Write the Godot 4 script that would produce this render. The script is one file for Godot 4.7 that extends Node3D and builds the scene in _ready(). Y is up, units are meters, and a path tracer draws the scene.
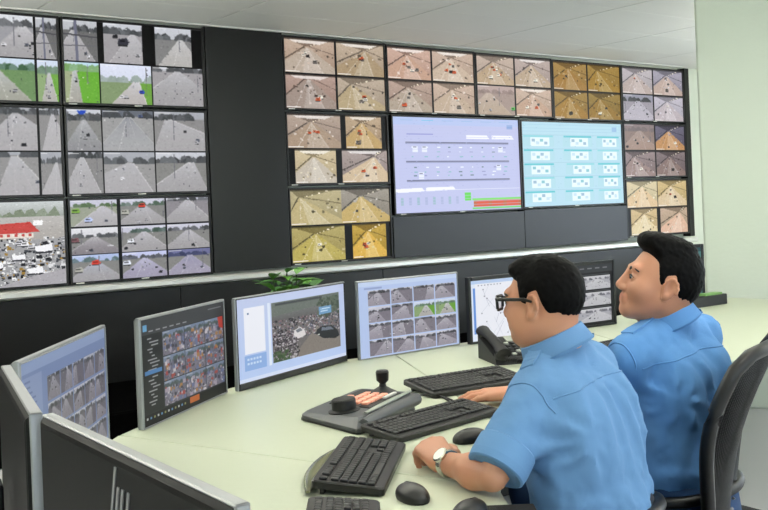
extends Node3D

# ---------------------------------------------------------------- camera frame
const EYE := Vector3(0, 1.366, 0)
const FOCAL := 988.0
const CX := 384.0
const CY := 210.0
var cam_basis := Basis.from_euler(Vector3(0, deg_to_rad(-36.78), deg_to_rad(-2.32)), EULER_ORDER_YXZ)
var taken := {}
var rng := RandomNumberGenerator.new()
var M := {}

func sight(x: float, y: float) -> Vector3:
	return cam_basis * Vector3((x - CX) / FOCAL, -(y - CY) / FOCAL, -1)
func far(x: float, y: float, d: float) -> Vector3:
	return EYE + sight(x, y) * d
func on_level(x: float, y: float, h := 0.74) -> Vector3:
	var s := sight(x, y)
	return EYE + s * ((h - EYE.y) / s.y)

# ---------------------------------------------------------------- naming helpers
func numbered(called: String) -> String:
	var n: int = taken.get(called, -1) + 1
	taken[called] = n
	return called if n == 0 else "%s_%03d" % [called, n]
func tag(o: Node, label: String, category: String, group := "") -> Node:
	o.set_meta("label", label); o.set_meta("category", category)
	if group != "": o.set_meta("group", group)
	return o
func thing(called: String, label: String, category: String, at := Vector3.ZERO, basis_ := Basis.IDENTITY, group := "") -> Node3D:
	var o := Node3D.new()
	o.name = numbered(called); add_child(o)
	o.transform = Transform3D(basis_, at)
	tag(o, label, category, group)
	return o
func put(mesh: Mesh, called: String, m: Material, parent: Node = null) -> MeshInstance3D:
	var o := MeshInstance3D.new()
	o.mesh = mesh; o.material_override = m
	if parent == null:
		o.name = numbered(called); add_child(o)
	else:
		o.name = called; parent.add_child(o, true)
	return o
func struct(mesh: Mesh, called: String, m: Material, parent: Node = null) -> MeshInstance3D:
	var o := put(mesh, called, m, parent)
	if parent == null: o.set_meta("kind", "structure")
	return o

# ---------------------------------------------------------------- mesh builder
class MB:
	var V := PackedVector3Array()
	var N := PackedVector3Array()
	var U := PackedVector2Array()
	var C := PackedColorArray()
	var I := PackedInt32Array()
	func tri(a: Vector3, b: Vector3, c: Vector3, na: Vector3, nb: Vector3, nc: Vector3) -> void:
		var i := V.size()
		V.append(a); N.append(na); U.append(Vector2.ZERO)
		if ((a - c).cross(a - b)).dot(na + nb + nc) >= 0.0:
			V.append(b); N.append(nb); V.append(c); N.append(nc)
		else:
			V.append(c); N.append(nc); V.append(b); N.append(nb)
		U.append(Vector2.ZERO); U.append(Vector2.ZERO)
		I.append(i); I.append(i + 1); I.append(i + 2)
	func flat(p: Array, hint: Vector3) -> void:
		for k in range(1, p.size() - 1):
			var n: Vector3 = (p[0] - p[k + 1]).cross(p[0] - p[k])
			if n.length() < 1e-12: continue
			n = n.normalized()
			if n.dot(hint) < 0.0: n = -n
			tri(p[0], p[k], p[k + 1], n, n, n)
	func quad_s(a: Vector3, b: Vector3, c: Vector3, d: Vector3, na: Vector3, nb: Vector3, nc: Vector3, nd: Vector3) -> void:
		if not (a.is_equal_approx(b) or b.is_equal_approx(c) or a.is_equal_approx(c)): tri(a, b, c, na, nb, nc)
		if not (a.is_equal_approx(c) or c.is_equal_approx(d) or a.is_equal_approx(d)): tri(a, c, d, na, nc, nd)
	func uv_quad(a: Vector3, b: Vector3, c: Vector3, d: Vector3, n: Vector3) -> void: # a lower left, b lower right, c upper right, d upper left
		var i := V.size()
		for e in [[a, Vector2(0, 1)], [b, Vector2(1, 1)], [c, Vector2(1, 0)], [d, Vector2(0, 0)]]:
			V.append(e[0]); N.append(n); U.append(e[1])
		if ((a - c).cross(a - b)).dot(n) >= 0.0:
			for k in [0, 1, 2, 0, 2, 3]: I.append(i + k)
		else:
			for k in [0, 2, 1, 0, 3, 2]: I.append(i + k)
	func box(c: Vector3, s: Vector3, bs := Basis.IDENTITY, bev := 0.0) -> void:
		var h := s * 0.5
		var e: float = min(bev, min(h.x, min(h.y, h.z)) * 0.9)
		for ax in 3:
			var b1 := (ax + 1) % 3
			var b2 := (ax + 2) % 3
			for sg in [-1.0, 1.0]:
				var q := []
				for k in [[-1, -1], [1, -1], [1, 1], [-1, 1]]:
					var v := Vector3.ZERO
					v[ax] = sg * h[ax]; v[b1] = k[0] * (h[b1] - e); v[b2] = k[1] * (h[b2] - e)
					q.append(c + bs * v)
				var n := Vector3.ZERO
				n[ax] = sg
				flat(q, bs * n)
			if e > 0.0:
				for s1 in [-1.0, 1.0]:
					for s2 in [-1.0, 1.0]:
						var q2 := []
						for k in [[-1, 0], [1, 0], [1, 1], [-1, 1]]:
							var v := Vector3.ZERO
							v[ax] = k[0] * (h[ax] - e)
							v[b1] = s1 * (h[b1] - (e if k[1] == 0 else 0.0))
							v[b2] = s2 * (h[b2] - (0.0 if k[1] == 0 else e))
							q2.append(c + bs * v)
						var n2 := Vector3.ZERO
						n2[b1] = s1; n2[b2] = s2
						flat(q2, bs * n2)
		if e > 0.0:
			for sx in [-1.0, 1.0]:
				for sy in [-1.0, 1.0]:
					for sz in [-1.0, 1.0]:
						var g := Vector3(sx, sy, sz)
						flat([c + bs * (g * Vector3(h.x, h.y - e, h.z - e)), c + bs * (g * Vector3(h.x - e, h.y, h.z - e)), c + bs * (g * Vector3(h.x - e, h.y - e, h.z))], bs * g)
	func loft(rings: Array, cap0 := true, cap1 := true) -> void: # rings of equal count, flat shaded, outward from ring centres
		var n: int = rings[0].size()
		var cs := []
		for r in rings:
			var c := Vector3.ZERO
			for p in r: c += p
			cs.append(c / n)
		for k in rings.size() - 1:
			var mid: Vector3 = (cs[k] + cs[k + 1]) * 0.5
			for i in n:
				var j := (i + 1) % n
				var q := [rings[k][i], rings[k][j], rings[k + 1][j], rings[k + 1][i]]
				flat(q, (q[0] + q[1] + q[2] + q[3]) * 0.25 - mid)
		if cap0: fan(rings[0], cs[0], cs[0] - cs[1])
		if cap1: fan(rings[-1], cs[-1], cs[-1] - cs[-2])
	func fan(r: Array, c: Vector3, n: Vector3) -> void:
		for i in r.size(): flat([c, r[i], r[(i + 1) % r.size()]], n)
	func prism(poly: PackedVector2Array, y0: float, y1: float, bev := 0.0) -> void: # poly in x,z
		var n := poly.size()
		var area := 0.0
		for i in n: area += poly[i].cross(poly[(i + 1) % n])
		var sgn := 1.0 if area > 0 else -1.0
		var ins := PackedVector2Array()
		for i in n:
			var e0 := (poly[i] - poly[(i + n - 1) % n]).normalized()
			var e1 := (poly[(i + 1) % n] - poly[i]).normalized()
			var n0 := Vector2(-e0.y, e0.x) * sgn
			var n1 := Vector2(-e1.y, e1.x) * sgn
			var mm := (n0 + n1)
			mm = mm / max(0.3, mm.dot(n0))
			ins.append(poly[i] + mm * bev)
		for i in n:
			var j := (i + 1) % n
			var e := (poly[j] - poly[i])
			var out := Vector3(e.y, 0, -e.x) * sgn
			flat([Vector3(poly[i].x, y0, poly[i].y), Vector3(poly[j].x, y0, poly[j].y), Vector3(poly[j].x, y1 - bev, poly[j].y), Vector3(poly[i].x, y1 - bev, poly[i].y)], out)
			if bev > 0.0:
				flat([Vector3(poly[i].x, y1 - bev, poly[i].y), Vector3(poly[j].x, y1 - bev, poly[j].y), Vector3(ins[j].x, y1, ins[j].y), Vector3(ins[i].x, y1, ins[i].y)], out.normalized() + Vector3.UP)
		var t := Geometry2D.triangulate_polygon(poly)
		for k in range(0, t.size(), 3):
			flat([Vector3(ins[t[k]].x, y1, ins[t[k]].y), Vector3(ins[t[k + 1]].x, y1, ins[t[k + 1]].y), Vector3(ins[t[k + 2]].x, y1, ins[t[k + 2]].y)], Vector3.UP)
			flat([Vector3(poly[t[k]].x, y0, poly[t[k]].y), Vector3(poly[t[k + 1]].x, y0, poly[t[k + 1]].y), Vector3(poly[t[k + 2]].x, y0, poly[t[k + 2]].y)], Vector3.DOWN)
	func tube(pts: Array, rad, seg := 8, caps := true, squash := 1.0, up := Vector3.UP) -> void:
		var n := pts.size()
		var rings := []
		var nrm := []
		for i in n:
			var d: Vector3 = (pts[min(i + 1, n - 1)] - pts[max(i - 1, 0)]).normalized()
			var u := up
			if abs(u.dot(d)) > 0.95: u = Vector3(1, 0, 0.01).normalized()
			var s := d.cross(u).normalized()
			u = s.cross(d)
			var r: float = rad[i] if rad is Array else rad
			var ring := []
			var rn := []
			for k in seg:
				var a := TAU * k / seg
				ring.append(pts[i] + (s * cos(a) + u * sin(a) * squash) * r)
				rn.append((s * cos(a) + u * sin(a) / squash).normalized())
			rings.append(ring); nrm.append(rn)
		for i in n - 1:
			for k in seg:
				var j := (k + 1) % seg
				quad_s(rings[i][k], rings[i][j], rings[i + 1][j], rings[i + 1][k], nrm[i][k], nrm[i][j], nrm[i + 1][j], nrm[i + 1][k])
		if caps:
			fan(rings[0], pts[0], pts[0] - pts[1])
			fan(rings[-1], pts[-1], pts[-1] - pts[-2])
	func lathe(prof: Array, xf := Transform3D.IDENTITY, seg := 24, sx := 1.0, sz := 1.0) -> void: # prof of Vector2(r, y) from bottom to top (outside)
		for k in prof.size() - 1:
			var p: Vector2 = prof[k]
			var q: Vector2 = prof[k + 1]
			var t := (q - p).normalized()
			var nn := Vector2(t.y, -t.x)
			for i in seg:
				var a := TAU * i / seg
				var b := TAU * (i + 1) / seg
				var da := Vector3(cos(a) * sx, 0, sin(a) * sz)
				var db := Vector3(cos(b) * sx, 0, sin(b) * sz)
				var na: Vector3 = xf.basis * (Vector3(cos(a) / sx, 0, sin(a) / sz).normalized() * nn.x + Vector3.UP * nn.y)
				var nb: Vector3 = xf.basis * (Vector3(cos(b) / sx, 0, sin(b) / sz).normalized() * nn.x + Vector3.UP * nn.y)
				quad_s(xf * (da * p.x + Vector3.UP * p.y), xf * (db * p.x + Vector3.UP * p.y), xf * (db * q.x + Vector3.UP * q.y), xf * (da * q.x + Vector3.UP * q.y), na, nb, nb, na)
	func mesh() -> ArrayMesh:
		var arr := []
		arr.resize(Mesh.ARRAY_MAX)
		arr[Mesh.ARRAY_VERTEX] = V; arr[Mesh.ARRAY_NORMAL] = N; arr[Mesh.ARRAY_TEX_UV] = U; arr[Mesh.ARRAY_INDEX] = I
		if C.size() == V.size() and C.size() > 0: arr[Mesh.ARRAY_COLOR] = C
		var m := ArrayMesh.new()
		m.add_surface_from_arrays(Mesh.PRIMITIVE_TRIANGLES, arr)
		return m

func one_box(c: Vector3, s: Vector3, bev := 0.0, bs := Basis.IDENTITY) -> ArrayMesh:
	var b := MB.new()
	b.box(c, s, bs, bev)
	return b.mesh()

# ---------------------------------------------------------------- distance fields (bodies and clothing)
class Prim:
	var t := 0                       # 0 tapered capsule, 1 ellipsoid, 2 capsule in a scaled frame
	var a := Vector3.ZERO
	var b := Vector3.ZERO
	var ra := 0.0
	var rb := 0.0
	var k := 0.02
	var sub := false
	var cut := false
	var r := Vector3.ONE
	var inv := Transform3D.IDENTITY
	var s := 1.0
func cap(a: Vector3, b: Vector3, ra: float, rb: float, k := 0.02, cut := false, sub := false) -> Prim:
	var q := Prim.new()
	q.a = a; q.b = b; q.ra = ra; q.rb = rb; q.k = k; q.cut = cut; q.sub = sub
	return q
func ell(xf: Transform3D, c: Vector3, r: Vector3, k := 0.02, sub := false, rot := Vector3.ZERO) -> Prim:
	var q := Prim.new()
	q.t = 1; q.r = r; q.k = k; q.sub = sub
	q.inv = (xf * Transform3D(Basis.from_euler(rot), c)).affine_inverse()
	return q
func slab(xf: Transform3D, sc: Vector3, a: Vector3, b: Vector3, ra: float, rb: float, k := 0.03) -> Prim: # xf: frame, a,b in that frame, sc widens its axes
	var q := Prim.new()
	q.t = 2; q.k = k; q.ra = ra; q.rb = rb
	q.inv = (xf * Transform3D(Basis.from_scale(sc), Vector3.ZERO)).affine_inverse()
	q.a = a / sc; q.b = b / sc; q.s = 0.9
	return q
func field(ps: Array, p: Vector3) -> float:
	var d := 10.0
	for q: Prim in ps:
		var dd := 0.0
		if q.t == 1:
			var lp := q.inv * p
			var k0 := (lp / q.r).length()
			var k1 := (lp / (q.r * q.r)).length()
			dd = k0 * (k0 - 1.0) / max(k1, 1e-6)
		else:
			var lp := p if q.t == 0 else q.inv * p
			var ba := q.b - q.a
			var h: float = clamp((lp - q.a).dot(ba) / ba.length_squared(), 0.0, 1.0)
			dd = ((lp - q.a - ba * h).length() - lerpf(q.ra, q.rb, h)) * q.s
			if q.cut: dd = max(dd, (lp - q.b).dot(ba.normalized()))
		var k := q.k
		if q.sub:
			var hs: float = clamp(0.5 - 0.5 * (d + dd) / k, 0.0, 1.0)
			d = lerpf(d, -dd, hs) + k * hs * (1.0 - hs)
		else:
			var hu: float = clamp(0.5 + 0.5 * (d - dd) / k, 0.0, 1.0)
			d = lerpf(d, dd, hu) - k * hu * (1.0 - hu)
	return d
func net(f: Callable, lo: Vector3, hi: Vector3, c: float, mb: MB, tint = null, ps = null) -> void:
	var nx := int(ceil((hi.x - lo.x) / c)) + 1
	var ny := int(ceil((hi.y - lo.y) / c)) + 1
	var nz := int(ceil((hi.z - lo.z) / c)) + 1
	var vals := PackedFloat32Array()
	vals.resize(nx * ny * nz); vals.fill(1e9)
	var ids := PackedInt32Array()
	ids.resize(nx * ny * nz); ids.fill(-1)
	var bl := 5
	var half := bl * c * 0.5 * 1.733
	var cells := PackedInt32Array()
	for bx in range(0, nx - 1, bl):
		for by in range(0, ny - 1, bl):
			for bz in range(0, nz - 1, bl):
				var ctr := lo + Vector3(bx + bl * 0.5, by + bl * 0.5, bz + bl * 0.5) * c
				var near: Array = []
				if ps == null:
					if abs(f.call(ctr)) > half * 1.25 + 0.006: continue
				else:
					var here := field(ps, ctr)
					if abs(here) > half * 1.25 + 0.006: continue
					for q: Prim in ps:
						var one := Prim.new()
						if q.sub:
							one.t = q.t; one.a = q.a; one.b = q.b; one.ra = q.ra; one.rb = q.rb; one.r = q.r; one.inv = q.inv; one.s = q.s
						else: one = q
						if field([one], ctr) < max(here, 0.0) + half * 2.0 + q.k + 0.012: near.append(q)
				for i in range(bx, min(bx + bl + 1, nx)):
					for j in range(by, min(by + bl + 1, ny)):
						for k in range(bz, min(bz + bl + 1, nz)):
							var id := (i * ny + j) * nz + k
							if vals[id] > 1e8: vals[id] = f.call(lo + Vector3(i, j, k) * c) if ps == null else field(near, lo + Vector3(i, j, k) * c)
							if i < min(bx + bl, nx - 1) and j < min(by + bl, ny - 1) and k < min(bz + bl, nz - 1): cells.append(id)
	var sx := ny * nz
	var sy := nz
	var offs := [0, 1, sy, sy + 1, sx, sx + 1, sx + sy, sx + sy + 1]
	var pos := [Vector3(0, 0, 0), Vector3(0, 0, 1), Vector3(0, 1, 0), Vector3(0, 1, 1), Vector3(1, 0, 0), Vector3(1, 0, 1), Vector3(1, 1, 0), Vector3(1, 1, 1)]
	var edges := [[0, 1], [0, 2], [0, 4], [1, 3], [1, 5], [2, 3], [2, 6], [3, 7], [4, 5], [4, 6], [5, 7], [6, 7]]
	var base := mb.V.size()
	for id in cells:
		var neg := 0
		for o in offs:
			if vals[id + o] < 0.0: neg += 1
		if neg == 0 or neg == 8: continue
		var sum := Vector3.ZERO
		var cnt := 0
		for e in edges:
			var v0 := vals[id + offs[e[0]]]
			var v1 := vals[id + offs[e[1]]]
			if (v0 < 0.0) != (v1 < 0.0):
				sum += pos[e[0]].lerp(pos[e[1]], v0 / (v0 - v1))
				cnt += 1
		var i := id / sx
		var j := (id % sx) / sy
		var k := id % sy
		ids[id] = mb.V.size()
		mb.V.append(lo + (Vector3(i, j, k) + sum / cnt) * c)
		mb.N.append(Vector3.ZERO); mb.U.append(Vector2.ZERO)
	for id in cells:
		if ids[id] < 0: continue
		var st := [sx, sy, 1]
		for ax in 3:
			var s0: int = st[ax]
			var s1: int = st[(ax + 1) % 3]
			var s2: int = st[(ax + 2) % 3]
			var a := vals[id]
			var b := vals[id + s0]
			if (a < 0.0) == (b < 0.0): continue
			if id - s1 - s2 < 0: continue
			var q := [ids[id], ids[id - s1], ids[id - s1 - s2], ids[id - s2]]
			if q[1] < 0 or q[2] < 0 or q[3] < 0: continue
			if a < 0.0: q.reverse()
			# q runs so that faces look outwards; Godot wants them clockwise
			for t in [[0, 1, 2], [0, 2, 3]]:
				var ia: int = q[t[0]]
				var ib: int = q[t[1]]
				var ic: int = q[t[2]]
				var n := (mb.V[ia] - mb.V[ic]).cross(mb.V[ia] - mb.V[ib])
				mb.I.append(ia); mb.I.append(ib); mb.I.append(ic)
				mb.N[ia] += n; mb.N[ib] += n; mb.N[ic] += n
	for i in range(base, mb.V.size()):
		mb.N[i] = mb.N[i].normalized()
	if tint != null:
		while mb.C.size() < base: mb.C.append(Color.WHITE)
		for i in range(base, mb.V.size()): mb.C.append(tint.call(mb.V[i]))

# ---------------------------------------------------------------- materials
func mat(col: Color, rough := 0.6, metal := 0.0, spec := 0.5) -> StandardMaterial3D:
	var m := StandardMaterial3D.new()
	m.albedo_color = col; m.roughness = rough; m.metallic = metal; m.metallic_specular = spec
	return m
func noise_map(freq: float, normal: bool, strength := 2.0, size := 256, seed_ := 1) -> NoiseTexture2D:
	var n := FastNoiseLite.new()
	n.noise_type = FastNoiseLite.TYPE_SIMPLEX_SMOOTH; n.frequency = freq; n.seed = seed_
	var t := NoiseTexture2D.new()
	t.noise = n; t.width = size; t.height = size; t.seamless = true; t.as_normal_map = normal; t.bump_strength = strength
	return t
func triplanar(m: StandardMaterial3D, scale_: float) -> void:
	m.uv1_triplanar = true; m.uv1_world_triplanar = true; m.uv1_scale = Vector3.ONE * scale_
func grained(m: StandardMaterial3D, freq: float, strength: float, scale_: float) -> StandardMaterial3D:
	m.normal_enabled = true; m.normal_scale = 0.5
	m.normal_texture = noise_map(freq, true, strength)
	triplanar(m, scale_)
	return m
func screen_mat(img: Image, energy := 1.0) -> StandardMaterial3D:
	var m := mat(Color(0.015, 0.015, 0.017), 0.3)
	m.metallic_specular = 0.3
	m.emission_enabled = true
	m.emission = Color.BLACK
	m.emission_texture = ImageTexture.create_from_image(img)
	m.emission_energy_multiplier = energy
	return m

func make_materials() -> void:
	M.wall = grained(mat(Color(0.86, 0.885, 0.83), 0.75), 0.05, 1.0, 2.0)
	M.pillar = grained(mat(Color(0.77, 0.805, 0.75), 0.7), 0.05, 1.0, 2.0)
	M.ceiling = mat(Color(0.91, 0.915, 0.89), 0.6)
	M.joint = mat(Color(0.35, 0.36, 0.34), 0.8)
	M.floor = mat(Color(0.74, 0.74, 0.75), 0.35)
	M.floor_dark = mat(Color(0.03, 0.03, 0.032), 0.5)
	M.black_gloss = mat(Color(0.045, 0.045, 0.045), 0.30, 0.0, 0.5)
	M.bezel = mat(Color(0.02, 0.02, 0.022), 0.35)
	M.silver = mat(Color(0.62, 0.63, 0.64), 0.35, 0.7)
	M.silver_plastic = mat(Color(0.55, 0.56, 0.57), 0.4, 0.3)
	M.chrome = mat(Color(0.88, 0.88, 0.86), 0.3, 0.55)
	M.dark_plastic = mat(Color(0.055, 0.057, 0.06), 0.5)
	M.back_plastic = mat(Color(0.06, 0.062, 0.07), 0.5, 0.0, 0.3)
	M.key = mat(Color(0.115, 0.118, 0.122), 0.5)
	M.keycase = mat(Color(0.04, 0.041, 0.044), 0.4)
	M.desk = grained(mat(Color(0.755, 0.78, 0.69), 0.38), 0.03, 0.5, 3.0)
	M.desk_edge = mat(Color(0.62, 0.65, 0.56), 0.5)
	M.desk_side = mat(Color(0.03, 0.03, 0.033), 0.5)
	M.matte_black = mat(Color(0.012, 0.012, 0.013), 0.85, 0.0, 0.08)
	M.label_white = mat(Color(0.85, 0.85, 0.83), 0.5)
	M.red_key = mat(Color(0.92, 0.66, 0.57), 0.4)
	M.red_key.emission_enabled = true; M.red_key.emission = Color(0.9, 0.45, 0.35); M.red_key.emission_energy_multiplier = 0.12
	M.grey_body = mat(Color(0.30, 0.31, 0.32), 0.42)
	M.grey_light = mat(Color(0.62, 0.64, 0.60), 0.35)
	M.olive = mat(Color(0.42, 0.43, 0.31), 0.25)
	M.skin = mat(Color(0.745, 0.525, 0.41), 0.5)
	M.skin.vertex_color_use_as_albedo = true
	M.skin.subsurf_scatter_enabled = true; M.skin.subsurf_scatter_strength = 0.1
	M.hair = mat(Color(0.018, 0.016, 0.016), 0.62, 0.0, 0.22)
	M.hair_brow = mat(Color(0.04, 0.03, 0.027), 0.7)
	M.shirt_light = grained(mat(Color(0.375, 0.54, 0.715), 0.9), 0.25, 3.0, 14.0)
	M.shirt_shaded = grained(mat(Color(0.345, 0.55, 0.775), 0.9), 0.25, 3.0, 14.0)  # dimmer light on the second man is put into this deeper blue
	M.seam = mat(Color(0.25, 0.42, 0.62), 0.9)
	M.trousers = mat(Color(0.06, 0.09, 0.16), 0.85)
	M.trousers_blue = mat(Color(0.12, 0.25, 0.42), 0.85)
	M.belt = mat(Color(0.02, 0.02, 0.022), 0.45)
	M.shoe = mat(Color(0.025, 0.022, 0.02), 0.35)
	M.eye_white = mat(Color(0.62, 0.6, 0.58), 0.3)
	M.iris = mat(Color(0.03, 0.018, 0.012), 0.1)
	M.lens = mat(Color(0.9, 0.95, 1.0, 0.12), 0.02)
	M.lens.transparency = BaseMaterial3D.TRANSPARENCY_ALPHA
	M.pane = mat(Color(0.97, 0.98, 1.0, 0.06), 0.02)
	M.pane.transparency = BaseMaterial3D.TRANSPARENCY_ALPHA
	M.watch_steel = mat(Color(0.78, 0.78, 0.74), 0.22, 1.0)
	M.watch_face = mat(Color(0.9, 0.9, 0.86), 0.3)
	M.leaf = mat(Color(0.16, 0.36, 0.09), 0.45)
	M.leaf.backlight_enabled = true; M.leaf.backlight = Color(0.1, 0.22, 0.05)
	M.leaf_pale = mat(Color(0.30, 0.50, 0.16), 0.45)
	M.stem = mat(Color(0.16, 0.24, 0.08), 0.7)
	M.pot = mat(Color(0.75, 0.74, 0.70), 0.35)
	M.soil = mat(Color(0.08, 0.055, 0.035), 0.95)
	M.chair_fabric = grained(mat(Color(0.03, 0.031, 0.033), 0.85), 0.35, 6.0, 20.0)
	M.chair_frame = mat(Color(0.028, 0.028, 0.03), 0.38)
	M.cable = mat(Color(0.04, 0.04, 0.042), 0.5)
	M.lamp = mat(Color(0.9, 0.9, 0.9), 0.5)
	M.lamp.emission_enabled = true; M.lamp.emission = Color(1.0, 0.99, 0.95); M.lamp.emission_energy_multiplier = 1.2
	M.teal_box = mat(Color(0.25, 0.55, 0.5), 0.6)
	M.green_box = mat(Color(0.45, 0.62, 0.35), 0.6)

# ---------------------------------------------------------------- screen prints
func canvas(w: int, h: int, c: Color) -> Image:
	var i := Image.create(w, h, false, Image.FORMAT_RGB8)
	i.fill(c)
	return i
func poly(img: Image, pts: Array, c: Color) -> void:
	var lo := 1e9
	var hi := -1e9
	for p: Vector2 in pts:
		lo = min(lo, p.y); hi = max(hi, p.y)
	var w := img.get_width()
	for y in range(max(0, int(floor(lo))), min(img.get_height(), int(ceil(hi)))):
		var xs := []
		var yy := y + 0.5
		for i in pts.size():
			var a: Vector2 = pts[i]
			var b: Vector2 = pts[(i + 1) % pts.size()]
			if (a.y <= yy) != (b.y <= yy): xs.append(a.x + (yy - a.y) / (b.y - a.y) * (b.x - a.x))
		xs.sort()
		for k in range(0, xs.size() - 1, 2):
			var x0 := int(clamp(round(xs[k]), 0, w))
			var x1 := int(clamp(round(xs[k + 1]), 0, w))
			if x1 > x0: img.fill_rect(Rect2i(x0, y, x1 - x0, 1), c)
func stroke(img: Image, a: Vector2, b: Vector2, w: float, c: Color) -> void:
	var n := (b - a).normalized().orthogonal() * w * 0.5
	poly(img, [a + n, b + n, b - n, a - n], c)
func rect(img: Image, x: float, y: float, w: float, h: float, c: Color) -> void:
	img.fill_rect(Rect2i(int(round(x)), int(round(y)), max(1, int(round(w))), max(1, int(round(h)))), c)
func vgrad(img: Image, y0: int, y1: int, a: Color, b: Color) -> void:
	for y in range(y0, y1): img.fill_rect(Rect2i(0, y, img.get_width(), 1), a.lerp(b, float(y - y0) / max(1, y1 - y0 - 1)))
func specks(img: Image, n: int, area: Rect2, cols: Array, s0: float, s1: float) -> void:
	for i in n:
		var p := area.position + Vector2(rng.randf(), rng.randf()) * area.size
		var s := rng.randf_range(s0, s1)
		rect(img, p.x, p.y, s * rng.randf_range(0.6, 1.7), s, cols[rng.randi() % cols.size()])
func mottle(img: Image, n: int, amp: float) -> void:
	var w := img.get_width()
	var h := img.get_height()
	for i in n:
		var x := rng.randi_range(0, w - 1)
		var y := rng.randi_range(0, h - 1)
		var c := img.get_pixel(x, y)
		var k := rng.randf_range(-amp, amp)
		rect(img, x, y, rng.randi_range(1, 4), rng.randi_range(1, 2), Color(c.r + k, c.g + k, c.b + k).clamp())
func vehicle(img: Image, p: Vector2, s: float, c: Color) -> void:
	poly(img, [p + Vector2(-s, 0), p + Vector2(-s * 0.8, -s * 0.75), p + Vector2(s * 0.7, -s * 0.95), p + Vector2(s, -s * 0.25), p + Vector2(s * 0.9, s * 0.15), p + Vector2(-s * 0.85, s * 0.3)], c)
	rect(img, p.x - s * 0.7, p.y - s * 0.62, s * 1.1, s * 0.3, c.darkened(0.55))
	rect(img, p.x - s * 0.9, p.y + s * 0.15, s * 1.7, s * 0.2, Color(0.15, 0.15, 0.16))
func soften(img: Image) -> void: # the softness of a small camera
	var w := img.get_width()
	var h := img.get_height()
	img.resize(w * 11 / 20, h * 11 / 20, Image.INTERPOLATE_BILINEAR)
	img.resize(w, h, Image.INTERPOLATE_CUBIC)
func street(w: int, h: int, o := {}) -> Image: # a road seen by a traffic camera
	var sky: Color = o.get("sky", Color(0.78, 0.79, 0.82))
	var road: Color = o.get("road", Color(0.63, 0.62, 0.63))
	var side: Color = o.get("side", Color(0.52, 0.52, 0.51))
	var right: Color = o.get("right", side)
	var trees: Color = o.get("trees", Color(0.24, 0.25, 0.26))
	var hz: float = h * o.get("hz", 0.25)
	var vx: float = w * o.get("vx", 0.5)
	var spread: float = o.get("spread", 1.0)
	var lean: float = o.get("lean", 0.0)
	var img := canvas(w, h, side)
	vgrad(img, 0, int(hz), sky, sky.darkened(0.05))
	poly(img, [Vector2(vx, hz), Vector2(w, hz), Vector2(w, h), Vector2(vx, h)], right)
	for i in 16:
		var x := rng.randf() * w
		var r := rng.randf_range(0.05, 0.13) * h
		poly(img, [Vector2(x - r * 1.3, hz + 2), Vector2(x - r, hz - r), Vector2(x, hz - r * 1.4), Vector2(x + r * 1.1, hz - r * 0.7), Vector2(x + r * 1.4, hz + 2)], trees.lerp(sky, rng.randf() * 0.35))
	var e := w * 0.05
	var bl := vx - w * 0.62 * spread + lean * w
	var br := vx + w * 0.62 * spread + lean * w
	for k in 10: # paler with distance
		var t0 := k / 10.0
		var t1 := (k + 1) / 10.0
		var cc := road.lerp(sky.lightened(0.2), 0.5 * pow(1.0 - t0, 2.0))
		poly(img, [Vector2(lerp(vx - e, bl, t0), lerp(hz, float(h), t0)), Vector2(lerp(vx + e, br, t0), lerp(hz, float(h), t0)), Vector2(lerp(vx + e, br, t1), lerp(hz, float(h), t1)), Vector2(lerp(vx - e, bl, t1), lerp(hz, float(h), t1))], cc)
	var mark := rng.randi_range(0, 3)
	for k in 4:
		var t := (k + 0.0) / 3.0
		stroke(img, Vector2(vx - e + 2 * e * t, hz), Vector2(lerp(bl, br, t), h), 1.0 if k in [1, 2] else 1.6, road.lightened(0.38 if k == mark else 0.12))
	for i in o.get("cars", 5):
		var t := rng.randf_range(0.12, 0.9)
		var s := rng.randf_range(0.08, 0.92)
		var p := Vector2(lerp(lerp(vx - e, vx + e, s), lerp(bl, br, s), t), lerp(hz, float(h), t))
		vehicle(img, p, h * (0.02 + 0.06 * t), [Color(0.9, 0.9, 0.92), Color(0.16, 0.16, 0.18), Color(0.35, 0.37, 0.42), Color(0.7, 0.7, 0.72)][rng.randi() % 4])
	specks(img, o.get("people", 7), Rect2(0, hz, w, h - hz), [Color(0.18, 0.18, 0.2), Color(0.85, 0.85, 0.85), Color(0.3, 0.3, 0.33)], 1.0, 2.6)
	for b in o.get("blobs", []): # [x, y, size, colour]
		vehicle(img, Vector2(b[0] * w, b[1] * h), b[2] * h, b[3])
	if o.get("sign", false):
		poly(img, [Vector2(w * 0.3, 2), Vector2(w * 0.58, 2), Vector2(w * 0.5, h * 0.12), Vector2(w * 0.38, h * 0.12)], Color(0.12, 0.28, 0.72))
	for i in o.get("poles", 1): # lamp posts and gantries
		var x := rng.randf() * w
		stroke(img, Vector2(x, h * rng.randf_range(0.5, 0.8)), Vector2(x + 1, h * 0.05), 1.6, Color(0.42, 0.42, 0.45))
	mottle(img, w * h / 14, 0.05)
	soften(img)
	rect(img, 2, 2, w * 0.3, 1, Color(0.92, 0.92, 0.92))
	return img
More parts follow.
